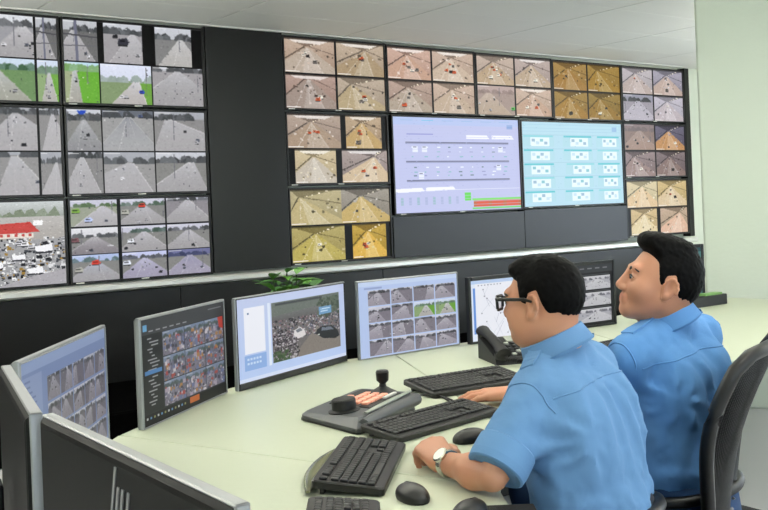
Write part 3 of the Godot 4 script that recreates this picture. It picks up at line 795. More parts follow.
	display("middle row wall screen beside the black strip, uneven tunnel feeds with black bars", X[0], X[1], 1.588, 2.203, compose(280, 170, Color(0.03, 0.03, 0.035), [[0, 0, 0.52, 0.49, tunnel(146, 83, Color(0.66, 0.58, 0.52), Color(0.66, 0.58, 0.5), {"glow": true})], [0.575, 0, 0.37, 0.49, tunnel(104, 83, Color(0.7, 0.6, 0.48), Color(0.74, 0.62, 0.42), {"glow": true})], [0.065, 0.505, 0.4, 0.49, tunnel(112, 83, Color(0.78, 0.71, 0.56), Color(0.76, 0.72, 0.66), {"glow": true, "cars": 0})], [0.525, 0.505, 0.47, 0.49, tunnel(132, 83, Color(0.62, 0.56, 0.54), Color(0.8, 0.72, 0.6), {"glow": true, "vx": 0.7})]]), g)
	display("bottom row wall screen beside the black strip, yellow tunnel feeds with one orange", X[0], X[1], 0.94, 1.58, compose(280, 170, Color(0.03, 0.03, 0.035), [[0, 0, 0.5, 0.49, tunnel(140, 83, Color(0.7, 0.65, 0.48), Color(0.74, 0.68, 0.5), {"cars": 0, "vx": 0.2})], [0.5, 0, 0.5, 0.49, tunnel(140, 83, Color(0.58, 0.55, 0.5), Color(0.76, 0.66, 0.42), {"cars": 0, "vx": 0.4})], [0, 0.505, 0.52, 0.49, tunnel(146, 83, Color(0.66, 0.6, 0.34), Color(0.72, 0.66, 0.36), {"cars": 1})], [0.6, 0.505, 0.355, 0.49, tunnel(100, 83, Color(0.72, 0.58, 0.18), Color(0.84, 0.68, 0.3), {"cars": 3})]]), g)
	display("wall screen at the right end of the middle row, mauve and orange tunnel feeds", X[4], X[5], 1.598, 2.198, feed_grid(280, 170, 2, 2, [street(140, 85, {"sky": Color(0.56, 0.5, 0.5), "road": Color(0.64, 0.55, 0.5), "side": Color(0.56, 0.49, 0.46), "trees": Color(0.46, 0.42, 0.42)}), tunnel(140, 85, Color(0.36, 0.34, 0.42), Color(0.74, 0.56, 0.38), {"cars": 1}), tunnel(140, 85, Color(0.54, 0.47, 0.47), Color(0.6, 0.52, 0.5), {"vx": 0.3}), tunnel(140, 85, Color(0.46, 0.4, 0.41), Color(0.54, 0.46, 0.44), {"cars": 1})]), g)
	display("wall screen at the right end of the bottom row, bright cream tunnel feeds", X[4], X[5], 0.96, 1.59, compose(280, 170, Color(0.06, 0.055, 0.05), [[0, 0, 0.5, 0.49, tunnel(140, 83, Color(0.84, 0.78, 0.62), Color(0.86, 0.76, 0.6), {"cars": 0, "vx": 0.5})], [0.51, 0, 0.49, 0.49, tunnel(138, 83, Color(0.8, 0.7, 0.48), Color(0.84, 0.76, 0.62), {"cars": 3})], [0.06, 0.505, 0.42, 0.49, tunnel(118, 83, Color(0.8, 0.7, 0.5), Color(0.87, 0.8, 0.64), {"cars": 0, "vx": 0.5})], [0.54, 0.505, 0.46, 0.49, tunnel(128, 83, Color(0.74, 0.64, 0.54), Color(0.86, 0.72, 0.62), {"cars": 0, "vx": 0.7})]]), g)
	display("large wall screen with a lilac equipment diagram and a red and green status bar", 5.262, 6.838, 1.31, 2.205, scada(400, 240), "large diagram screens", 0.97)
	display("large wall screen with pale teal status tables", 6.842, 8.362, 1.32, 2.195, scada_list(400, 240), "large diagram screens", 0.97)

# ---------------------------------------------------------------- desk
func build_desk() -> void:
	var y0 := 0.712
	var units := [
		["near left curved console worktop carrying the two silver backed monitors", [[0.40, -0.55], [0.415, -1.55], [0.56, -2.2], [1.085, -2.79], [1.497, -1.622], [1.418, -1.5], [1.31, -1.25], [1.24, -0.9], [1.22, -0.55]], [0, 1, 2]],
		["wedge shaped corner console worktop under the joystick controller", [[1.089, -2.79], [1.62, -3.21], [2.29, -3.47], [2.588, -3.44], [1.97, -2.152], [1.73, -1.85], [1.502, -1.622]], [0, 1, 2]],
		["straight console worktop under the black telephone", [[2.592, -3.44], [3.7, -3.45], [3.12, -2.2], [1.974, -2.15]], [0]],
		["far right console worktop beyond the second operator", [[3.704, -3.45], [4.4, -3.6], [5.3, -3.95], [5.4, -2.9], [4.3, -2.4], [3.124, -2.2]], [0, 1]],
	]
	for u in units:
		var o := thing("desk_worktop", u[0], "desk", Vector3.ZERO, Basis.IDENTITY, "worktops of the curved operator console")
		var poly_ := PackedVector2Array()
		for p in u[1]: poly_.append(Vector2(p[0], p[1]))
		var t := MB.new()
		t.prism(poly_, y0, 0.74, 0.0025)
		put(t.mesh(), "top", M.desk, o)
		for k in u[2]:
			var a := poly_[k]
			var b := poly_[k + 1]
			var d := (b - a).normalized()
			var inn := Vector2(-d.y, d.x)
			var c := (a + b) * 0.5 + inn * 0.03
			var bs := Basis(Vector3.UP, -atan2(d.y, d.x))
			put(one_box(Vector3(c.x, 0.356, c.y), Vector3((b - a).length() - 0.05, 0.71, 0.02), 0.002, bs), "back_panel", M.desk_side, o)
		var cc := Vector2.ZERO
		for p in poly_: cc += p / poly_.size()
		for k in poly_.size():
			if k % 2 == 0:
				var l := poly_[k].lerp(cc, 0.2)
				put(one_box(Vector3(l.x, 0.356, l.y), Vector3(0.05, 0.71, 0.05), 0.004), "leg", M.desk_side, o)

# ---------------------------------------------------------------- monitors
func monitor(label: String, bl: Vector2, br: Vector2, y0: float, y1: float, body: Material, img: Image, opt := {}) -> Node3D:
	var x := Vector3(br.x - bl.x, 0, br.y - bl.y)
	var w := x.length()
	x = x.normalized()
	var bs := Basis(x, Vector3.UP, x.cross(Vector3.UP))
	var o := thing("monitor", label, "monitor", Vector3((bl.x + br.x) * 0.5, 0.74, (bl.y + br.y) * 0.5), bs, "monitors along the console")
	var h := y1 - y0
	var yc := (y0 + y1) * 0.5 - 0.74
	var b: float = opt.get("bezel", 0.005)
	var bb: float = opt.get("chin", 0.010)
	var dz: float = opt.get("thick", 0.02)
	var bulge: float = 0.008 if opt.has("inset") else 0.022
	var f := MB.new()
	for s in [-1.0, 1.0]: f.box(Vector3(s * (w - b) * 0.5, yc, -0.006), Vector3(b, h, 0.016), Basis.IDENTITY, 0.003)
	f.box(Vector3(0, yc + (h - b) * 0.5, -0.006), Vector3(w - 2 * b, b, 0.016), Basis.IDENTITY, 0.003)
	f.box(Vector3(0, yc - (h - bb) * 0.5, -0.006), Vector3(w - 2 * b, bb, 0.016), Basis.IDENTITY, 0.003)
	put(f.mesh(), "bezel", opt.get("bezel_mat", body), o)
	var q := MB.new()
	var hw := w * 0.5 - b
	q.uv_quad(Vector3(-hw, yc - h * 0.5 + bb, -0.002), Vector3(hw, yc - h * 0.5 + bb, -0.002), Vector3(hw, yc + h * 0.5 - b, -0.002), Vector3(-hw, yc + h * 0.5 - b, -0.002), Vector3.BACK)
	put(q.mesh(), "screen", screen_mat(img, opt.get("energy", 0.95)), o)
	var k := MB.new()
	var rings := []
	for e in [[0.0, -0.0125], [0.0, -dz], [0.006, -dz - 0.006], [opt.get("inset", 0.07), -dz - bulge]]:
		var a: float = w * 0.5 - e[0]
		var c: float = h * 0.5 - e[0]
		rings.append([Vector3(-a, yc - c, e[1]), Vector3(a, yc - c, e[1]), Vector3(a, yc + c, e[1]), Vector3(-a, yc + c, e[1])])
	k.loft(rings)
	put(k.mesh(), "housing", opt.get("back_mat", body), o)
	if opt.has("rim"):
		var r := MB.new()
		var rd: float = opt.get("rim_depth", 0.014)
		for s in [-1.0, 1.0]: r.box(Vector3(s * (w * 0.5 + 0.0015), yc + 0.002, -0.0075), Vector3(0.005, h + 0.004, rd), Basis.IDENTITY, 0.002)
		r.box(Vector3(0, yc + h * 0.5 + 0.0015, -0.0075), Vector3(w + 0.008, 0.005, rd), Basis.IDENTITY, 0.002)
		put(r.mesh(), "rim", opt.rim, o)
	var st := MB.new()
	st.box(Vector3(0, (yc) * 0.5, -dz - 0.035), Vector3(0.07, yc, 0.018), Basis.IDENTITY, 0.004)
	st.box(Vector3(0, 0.006, -dz - 0.05), Vector3(0.18, 0.012, 0.1), Basis.IDENTITY, 0.004)
	put(st.mesh(), "stand", body, o)
	if opt.get("mark", false): # badge of four slanted strokes on the back
		var lg := put(one_box(Vector3(-0.02, yc + 0.112, -dz - bulge + 0.002), Vector3(0.10, 0.085, 0.001)), "logo", opt.get("back_mat", body), o)
		for i in 4:
			var x0 := 0.014 - i * 0.015
			var y0_ := yc + (0.085 if i < 3 else 0.072)
			var y1_ := yc + (0.150 if i == 0 else 0.126)
			var g := MB.new()
			var ring := []
			for zz in [-dz - bulge - 0.0002, -dz - bulge - 0.0018]: ring.append([Vector3(x0, y0_, zz), Vector3(x0 - 0.007, y0_, zz), Vector3(x0 - 0.007 - (y1_ - y0_) * 0.3, y1_, zz), Vector3(x0 - (y1_ - y0_) * 0.3, y1_, zz)])
			g.loft(ring)
			put(g.mesh(), "stroke", M.silver, lg)
	return o

func ui_thumbs(w: int, h: int, bg: Color, x0: float, cols: int, rows: int, y0: float, y1: float, bright: float, tinted := false) -> Image:
	var tiles := []
	var cw := (0.99 - x0) / cols
	var ch := (y1 - y0) / rows
	for r in rows:
		for c in cols:
			var t: Image
			if tinted and r == 1 and c >= 2: t = green_street(80, 56)
			else: t = street(80, 56, {"sky": Color(0.8, 0.8, 0.85), "road": Color(0.6, 0.58, 0.62).lightened(bright), "side": Color(0.5, 0.48, 0.52).lightened(bright), "trees": Color(0.25, 0.25, 0.27), "vx": rng.randf_range(0.2, 0.8), "hz": rng.randf_range(0.1, 0.3), "lean": rng.randf_range(-0.5, 0.5), "cars": rng.randi_range(0, 5)})
			tiles.append([x0 + cw * c, y0 + ch * r, cw * 0.95, ch * 0.93, t])
	return compose(w, h, bg, tiles)

func build_monitors() -> void:
	# A: bluish thumbnails, far left
	var a := ui_thumbs(320, 220, Color(0.52, 0.6, 0.78), 0.26, 5, 4, 0.17, 0.98, -0.1)
	rect(a, 0, 0, 320, 18, Color(0.62, 0.7, 0.86)); rect(a, 6, 24, 60, 180, Color(0.6, 0.67, 0.83))
	for i in 18: rect(a, 12, 30 + i * 9, 16 + rng.randf() * 28, 3, Color(0.45, 0.52, 0.7))
	monitor("silver framed monitor with rows of bluish thumbnails, at the far left end", Vector2(0.63, -2.165), Vector2(1.03, -2.715), 0.742, 1.07, M.silver_plastic, a, {"thick": 0.018, "rim": M.silver, "energy": 0.6})
	# B: dark interface with nine pictures
	var b := canvas(340, 230, Color(0.17, 0.18, 0.19))
	rect(b, 0, 0, 340, 34, Color(0.24, 0.25, 0.26)); rect(b, 0, 34, 74, 170, Color(0.13, 0.14, 0.15))
	for i in 20: rect(b, 22 + 7 * (i % 3), 42 + i * 7.6, 10 + rng.randf() * 26, 3, Color(0.62, 0.63, 0.64))
	rect(b, 10, 112, 62, 9, Color(0.3, 0.52, 0.75)); rect(b, 8, 12, 14, 14, Color(0.45, 0.68, 0.85))
	for i in 6: rect(b, 28 + i * 26, 26, 16, 3, Color(0.6, 0.6, 0.62))
	rect(b, 268, 10, 60, 3, Color(0.5, 0.5, 0.52))
	var cols := [Color(0.42, 0.46, 0.6), Color(0.66, 0.62, 0.68), Color(0.25, 0.25, 0.3), Color(0.8, 0.78, 0.8), Color(0.66, 0.3, 0.28), Color(0.68, 0.5, 0.3)]
	for r in 3:
		for c in 3:
			var t := street(84, 54, {"sky": Color(0.5, 0.56, 0.66), "road": Color(0.48, 0.46, 0.52), "side": Color(0.42, 0.42, 0.5), "trees": Color(0.26, 0.32, 0.3), "vx": rng.randf(), "lean": rng.randf_range(-0.4, 0.4), "cars": 6, "people": 90})
			specks(t, 34, Rect2(0, 8, 84, 44), cols, 3, 10)
			t.resize(42, 27, Image.INTERPOLATE_BILINEAR)
			t.resize(84, 54, Image.INTERPOLATE_CUBIC)
			if r == 0 and c == 2: poly(t, [Vector2(60, 0), Vector2(84, 0), Vector2(84, 30), Vector2(66, 26)], Color(0.75, 0.25, 0.2))
			b.blit_rect(t, Rect2i(0, 0, 84, 54), Vector2i(78 + c * 86, 36 + r * 56))
	rect(b, 0, 206, 340, 24, Color(0.07, 0.07, 0.08)); rect(b, 176, 206, 40, 14, Color(0.78, 0.42, 0.2))
	for i in 12: rect(b, 10 + i * 13, 212, 6, 5, [Color(0.8, 0.8, 0.8), Color(0.4, 0.6, 0.8), Color(0.6, 0.6, 0.4)][i % 3])
	monitor("silver framed monitor with a dark interface and nine coloured street pictures", Vector2(1.165, -2.79), Vector2(1.632, -3.152), 0.742, 1.07, M.silver_plastic, b, {"thick": 0.018, "rim": M.silver, "bezel": 0.004, "chin": 0.004, "energy": 0.75})
	# C: light interface with one big crowd picture
	var c := canvas(360, 230, Color(0.70, 0.76, 0.91))
	vgrad(c, 0, 230, Color(0.76, 0.80, 0.92), Color(0.72, 0.8, 0.95))
	rect(c, 20, 26, 62, 128, Color(0.93, 0.94, 0.97)); rect(c, 18, 158, 66, 42, Color(0.56, 0.69, 0.89))
	rect(c, 30, 40, 5, 5, Color(0.35, 0.45, 0.6))
	for i in 10: rect(c, 26 + 9 * (i % 5), 166 + 12 * (i / 5), 6, 6, Color(0.78, 0.86, 0.96))
	rect(c, 92, 22, 8, 178, Color(0.88, 0.92, 0.98))
	var p := canvas(236, 172, Color(0.42, 0.4, 0.4))
	vgrad(p, 0, 60, Color(0.5, 0.52, 0.52), Color(0.36, 0.35, 0.35))
	poly(p, [Vector2(60, 172), Vector2(150, 92), Vector2(210, 100), Vector2(236, 140), Vector2(236, 172)], Color(0.5, 0.47, 0.44))
	specks(p, 620, Rect2(0, 52, 236, 60), [Color(0.16, 0.15, 0.17), Color(0.72, 0.7, 0.72), Color(0.5, 0.4, 0.42), Color(0.35, 0.36, 0.42)], 2, 5)
	specks(p, 420, Rect2(0, 90, 80, 80), [Color(0.16, 0.15, 0.17), Color(0.7, 0.68, 0.7), Color(0.34, 0.3, 0.33)], 2, 6)
	poly(p, [Vector2(0, 0), Vector2(236, 0), Vector2(236, 50), Vector2(150, 30), Vector2(0, 40)], Color(0.40, 0.43, 0.4))
	specks(p, 120, Rect2(150, 4, 84, 60), [Color(0.25, 0.3, 0.24), Color(0.34, 0.38, 0.32)], 4, 10)
	rect(p, 160, 36, 46, 24, Color(0.42, 0.6, 0.76)); rect(p, 166, 42, 34, 3, Color(0.75, 0.85, 0.92)); rect(p, 166, 49, 26, 3, Color(0.75, 0.85, 0.92))
	poly(p, [Vector2(146, 116), Vector2(150, 104), Vector2(170, 96), Vector2(206, 100), Vector2(226, 118), Vector2(232, 136), Vector2(214, 142), Vector2(172, 134)], Color(0.10, 0.11, 0.13))
	poly(p, [Vector2(168, 100), Vector2(202, 103), Vector2(212, 114), Vector2(166, 110)], Color(0.42, 0.45, 0.5))
	rect(p, 152, 118, 8, 4, Color(0.8, 0.8, 0.78)); rect(p, 176, 130, 12, 6, Color(0.05, 0.05, 0.06)); rect(p, 212, 136, 10, 6, Color(0.05, 0.05, 0.06))
	poly(p, [Vector2(68, 104), Vector2(74, 90), Vector2(92, 84), Vector2(108, 98), Vector2(110, 112), Vector2(84, 118)], Color(0.86, 0.84, 0.84))
	poly(p, [Vector2(76, 92), Vector2(92, 87), Vector2(100, 96), Vector2(82, 100)], Color(0.45, 0.47, 0.5))
	poly(p, [Vector2(150, 172), Vector2(236, 148), Vector2(236, 172)], Color(0.5, 0.47, 0.44))
	rect(p, 12, 4, 160, 6, Color(0.24, 0.26, 0.26))
	specks(p, 60, Rect2(0, 140, 50, 30), [Color(0.2, 0.3, 0.17), Color(0.28, 0.36, 0.24)], 3, 9)
	mottle(p, 1400, 0.07)
	p.resize(130, 95, Image.INTERPOLATE_BILINEAR)
	p.resize(236, 172, Image.INTERPOLATE_CUBIC)
	c.blit_rect(p, Rect2i(0, 0, 236, 172), Vector2i(104, 24))
	rect(c, 0, 220, 360, 10, Color(0.84, 0.88, 0.97))
	monitor("silver framed monitor with a pale blue window and one crowd picture", Vector2(1.67, -3.135), Vector2(2.33, -3.415), 0.742, 1.07, M.silver_plastic, c, {"thick": 0.018, "chin": 0.024, "rim": M.silver, "bezel_mat": M.bezel, "bezel": 0.004})
	# D: sixteen thumbnails
	var d := ui_thumbs(352, 236, Color(0.72, 0.79, 0.93), 0.09, 4, 4, 0.12, 1.0, 0.0, true)
	rect(d, 0, 0, 352, 14, Color(0.78, 0.84, 0.95)); rect(d, 20, 18, 60, 6, Color(0.6, 0.66, 0.82))
	monitor("silver framed monitor with sixteen grey street thumbnails on pale blue", Vector2(2.372, -3.38), Vector2(2.945, -3.405), 0.742, 1.068, M.silver_plastic, d, {"thick": 0.018, "chin": 0.004, "rim": M.silver, "bezel": 0.003, "bezel_mat": M.silver_plastic})
	# E: map on white
	var e := canvas(320, 210, Color(0.93, 0.94, 0.97))
	rect(e, 0, 0, 320, 12, Color(0.74, 0.82, 0.94)); rect(e, 0, 12, 18, 198, Color(0.88, 0.92, 0.98)); rect(e, 8, 26, 10, 160, Color(0.4, 0.58, 0.86))
	for i in 8: rect(e, 30 + i * 14, 16, 6, 4, Color(0.6, 0.62, 0.68))
	for i in 26:
		var s := Vector2(rng.randf_range(40, 310), rng.randf_range(30, 205))
		var v := Vector2.from_angle(rng.randf_range(-1.2, 1.4)) * rng.randf_range(30, 110)
		stroke(e, s, s + v, 1.2, Color(0.80, 0.82, 0.87) if i % 3 else Color(0.66, 0.67, 0.74))
		if i % 2: rect(e, s.x, s.y, 4, 4, Color(0.35, 0.36, 0.42))
	monitor("black framed monitor showing a white map with thin lines", Vector2(2.968, -3.36), Vector2(3.44, -3.345), 0.742, 1.045, M.bezel, e, {"bezel": 0.018})
	# G: dark interface with three pale strips
	var gi := canvas(280, 200, Color(0.13, 0.135, 0.145))
	rect(gi, 0, 0, 280, 26, Color(0.24, 0.25, 0.27))
	for i in 5: rect(gi, 100 + i * 34, 10, 20, 4, Color(0.5, 0.5, 0.52))
	for r in 3:
		var t := street(150, 44, {"sky": Color(0.86, 0.86, 0.88), "road": Color(0.8, 0.8, 0.82), "side": Color(0.72, 0.72, 0.75), "trees": Color(0.4, 0.4, 0.44), "cars": 5, "people": 22, "vx": 0.6})
		gi.blit_rect(t, Rect2i(0, 0, 150, 44), Vector2i(118, 38 + r * 54))
		rect(gi, 10, 42 + r * 54, 96, 40, Color(0.3, 0.3, 0.33)); rect(gi, 14, 36 + r * 54 - 4, 250, 3, Color(0.3, 0.31, 0.33))
	monitor("black framed monitor with three pale picture strips, between the operators' heads", Vector2(3.455, -3.345), Vector2(3.925, -3.318), 0.742, 1.068, M.bezel, gi, {"bezel": 0.016, "energy": 0.8})
	# H: teal, behind the second operator's head
	var hi := canvas(200, 140, Color(0.36, 0.55, 0.56))
	rect(hi, 0, 0, 200, 12, Color(0.2, 0.35, 0.38)); rect(hi, 20, 30, 60, 40, Color(0.42, 0.6, 0.62)); rect(hi, 100, 50, 80, 60, Color(0.33, 0.5, 0.52))
	var hc := on_level(706, 303)
	monitor("black framed monitor with a teal screen beside the white pillar", Vector2(hc.x - 0.36, hc.z - 0.12), Vector2(hc.x, hc.z), 0.79, 1.09, M.bezel, hi, {"bezel": 0.02, "energy": 0.7})
	# two monitors seen from behind in the near left corner
	var plain := street(80, 50)
	monitor("monitor seen edge-on from behind with a silver side, at the left border", Vector2(0.482, -1.556), Vector2(0.60, -2.13), 0.742, 1.07, M.back_plastic, plain, {"thick": 0.016, "rim": M.silver, "rim_depth": 0.02, "inset": 0.012})
	monitor("dark monitor back with a silver rim and slanted stroke logo, in the near corner", Vector2(0.484, -0.90), Vector2(0.494, -1.532), 0.742, 1.07, M.back_plastic, plain.duplicate(), {"thick": 0.016, "rim": M.silver, "rim_depth": 0.018, "inset": 0.012, "mark": true})

# ---------------------------------------------------------------- desk things
func frame_at(p: Vector3, x: Vector3) -> Transform3D:
	x.y = 0; x = x.normalized()
	return Transform3D(Basis(x, Vector3.UP, x.cross(Vector3.UP)), p)
func keyboard(label: String, c: Vector3, dir: Vector3, w: float, d: float, opt := {}) -> Node3D:
	var xf := frame_at(c, dir)
	var o := thing("keyboard", label, "keyboard", c, xf.basis, "black keyboards on the console")
	var tilt: float = opt.get("tilt", 0.10)
	var b := Basis(Vector3.RIGHT, tilt)
	var lift := Vector3(0, 0.012 + sin(tilt) * d * 0.5, 0)
	var cs := MB.new()
	var hw := w * 0.5
	var hd := d * 0.5
	var r := 0.012
	var out := []
	for q in [[-1, -1], [1, -1], [1, 1], [-1, 1]]:
		for k in 4:
			var a: float = [PI, 1.5 * PI, 0.0, 0.5 * PI][[[-1, -1], [1, -1], [1, 1], [-1, 1]].find(q)] + k * PI / 6.0
			out.append(Vector2(q[0] * (hw - r) + cos(a) * r, q[1] * (hd - r) + sin(a) * r))
	var rings := []
	for e in [[-0.009, 0.0], [-0.011, 0.0], [0.003, 0.0], [0.006, 0.003]]:
		var ring := []
		for p: Vector2 in out:
			ring.append(lift + b * Vector3(p.x * (1 - e[1] / hw), e[0], p.y * (1 - e[1] / hd)))
		rings.append(ring)
	rings.remove_at(0)
	cs.loft(rings)
	put(cs.mesh(), "case", M.keycase, o)
	for s in [-1.0, 1.0]:
		var fh: float = lift.y - 0.011 + sin(tilt) * (hd - 0.02)
		put(one_box(Vector3(s * (hw - 0.04), fh * 0.5, -hd + 0.02), Vector3(0.03, max(0.004, fh), 0.01)), "foot", M.keycase, o)
		put(one_box(Vector3(s * (hw - 0.04), 0.003, hd - 0.02), Vector3(0.03, 0.006, 0.01)), "foot", M.keycase, o)
	var ks := MB.new()
	var rows := 6
	var x0: float = -hw + 0.012
	var kw: float = (w - 0.024) / 22.5
	var kd: float = (d - opt.get("front", 0.02) - 0.016) / 6.3
	for rr in rows:
		var z: float = -hd + 0.014 + kd * (rr + (0.3 if rr > 0 else 0.0)) + kd * 0.5
		var col := 0.0
		while col < 22.2:
			var n := 1.0
			if rr == 5 and abs(col - 4.0) < 0.1: n = 6.0
			if (col > 14.9 and col < 15.3) or (col > 18.4 and col < 18.7):
				col += 0.35
				continue
			if rr == 0 and (int(col) == 1 or int(col) == 6): 
				col += 1.0
				continue
			if col + n > 22.45: break
			if not (rr == 4 and col > 15.2 and col < 17.9 and int(col) != 16) and not (rr == 3 and col > 15.2 and col < 18.3):
				ks.box(lift + b * Vector3(x0 + (col + n * 0.5) * kw, 0.0085, z), Vector3(kw * n - 0.0028, 0.006, kd - 0.003), b, 0.0018)
			col += n
	put(ks.mesh(), "keys", M.key, o).set_meta("kind", "stuff")
	if opt.get("mark", false):
		put(one_box(lift + b * Vector3(0, 0.0075, hd - 0.012), Vector3(0.02, 0.003, 0.008), 0.0, b), "badge", M.silver, o)
	return o
func mouse(label: String, c: Vector3, fwd: Vector3) -> Node3D: # low wide shell with two buttons and a wheel
	var xf := frame_at(c, fwd)
	var o := thing("mouse", label, "mouse", c, xf.basis, "black computer mice")
	var shell := MB.new()
	var ps := [ell(Transform3D.IDENTITY, Vector3(0, 0.008, 0), Vector3(0.056, 0.027, 0.032)), cap(Vector3(-0.2, -0.1, 0), Vector3(0.2, -0.1, 0), 0.1, 0.1, 0.002, false, true)]
	net(func(p): return field(ps, p), Vector3(-0.066, -0.01, -0.044), Vector3(0.066, 0.05, 0.044), 0.004, shell)
	put(shell.mesh(), "shell", M.keycase, o)
	var g := MB.new()
	g.tube([Vector3(0.052, 0.0175, 0), Vector3(0.04, 0.0265, 0), Vector3(0.024, 0.0325, 0), Vector3(0.008, 0.0347, 0)], 0.0014, 6)
	put(g.mesh(), "button_gap", M.bezel, o)
	var wl := MB.new()
	wl.lathe([Vector2(0.001, -0.004), Vector2(0.009, -0.004), Vector2(0.01, 0.0), Vector2(0.009, 0.004), Vector2(0.001, 0.004)], Transform3D(Basis(Vector3.RIGHT, PI / 2), Vector3(0.026, 0.0235, 0)), 16)
	put(wl.mesh(), "wheel", M.grey_body, o)
	return o

func build_desk_things() -> void:
	keyboard("black keyboard in front of the first operator, touching the controller", Vector3(1.797, 0.74, -2.212), Vector3(0.45, 0, -0.075), 0.45, 0.15, {"tilt": 0.12})
	keyboard("black keyboard behind the open hand, beside the telephone", Vector3(2.265, 0.74, -2.585), Vector3(0.36, 0, 0.026), 0.42, 0.19, {"tilt": 0.13})
	var k3 := keyboard("black keyboard with a curved olive strip along its back, at the console seam", Vector3(1.362, 0.74, -1.95), Vector3(0.30, 0, -0.305), 0.425, 0.165, {"tilt": 0.12})
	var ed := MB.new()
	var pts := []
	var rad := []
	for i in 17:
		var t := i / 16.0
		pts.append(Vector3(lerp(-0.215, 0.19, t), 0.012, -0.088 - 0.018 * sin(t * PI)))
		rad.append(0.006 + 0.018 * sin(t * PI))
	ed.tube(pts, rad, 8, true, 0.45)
	put(ed.mesh(), "olive_strip", M.olive, k3)  # olive coloured strip laid along the back of the case
	keyboard("black keyboard cut by the lower border, meeting the curved keyboard", Vector3(1.031, 0.74, -1.553), Vector3(0.58, 0, -0.81), 0.43, 0.15, {"tilt": 0.10})
	keyboard("black keyboard on the far worktop between the two operators", Vector3(3.2, 0.74, -2.74), Vector3(1, 0, -0.1), 0.40, 0.15, {})
	mouse("black mouse alone in front of the curved keyboard", Vector3(1.305, 0.74, -1.685), Vector3(0.22, 0, -0.97))
	mouse("black mouse behind the wristwatch of the first operator", Vector3(1.745, 0.74, -1.99), Vector3(-1, 0, -0.05))
	mouse("flat black mouse cut by the lower border beside the console edge", Vector3(1.312, 0.74, -1.508), Vector3(0.9, 0, -0.4))
	var pad := thing("mouse_pad", "dark mouse pad corner at the near console edge", "mouse pad", Vector3(1.372, 0.7405, -1.475), frame_at(Vector3.ZERO, Vector3(0.6, 0, -0.8)).basis)
	put(one_box(Vector3(0, 0.002, 0), Vector3(0.1, 0.004, 0.14), 0.0015), "sheet", M.chair_fabric, pad)
	controller()
	telephone()
	plant()
	# small things under the teal screen
	var hp := on_level(699, 303)
	var bx := thing("file_box", "small black box with a pale green card under the teal screen", "box", Vector3(hp.x - 0.12, 0.74, hp.z + 0.10))
	put(one_box(Vector3(0, 0.03, 0), Vector3(0.34, 0.06, 0.12), 0.004), "body", M.dark_plastic, bx)
	put(one_box(Vector3(0.05, 0.066, 0.03), Vector3(0.16, 0.012, 0.05), 0.001), "card", M.green_box, bx)
	for k in 2:
		var cb := MB.new()
		var off := k * 0.03
		cb.tube(spline([Vector3(1.95 + off, 0.748, -2.53), Vector3(2.02 + off, 0.752, -2.55), Vector3(2.07, 0.746, -2.50 + off), Vector3(2.03, 0.745, -2.40 + off), Vector3(1.98 - off, 0.746, -2.33)], 16), 0.003, 6)
		var cm := put(cb.mesh(), "cable", M.cable)
		tag(cm, ["thin black cable looping from the controller's right end", "thin black cable beside the looping one, nearer the open hand"][k], "cable")

func spline(ps: Array, n: int) -> Array:
	var c := Curve3D.new()
	for i in ps.size():
		var t: Vector3 = (ps[min(i + 1, ps.size() - 1)] - ps[max(i - 1, 0)]) / 6.0
		c.add_point(ps[i], -t, t)
	var out := []
	for i in n + 1: out.append(c.sample_baked(c.get_baked_length() * i / n, true))
	return out

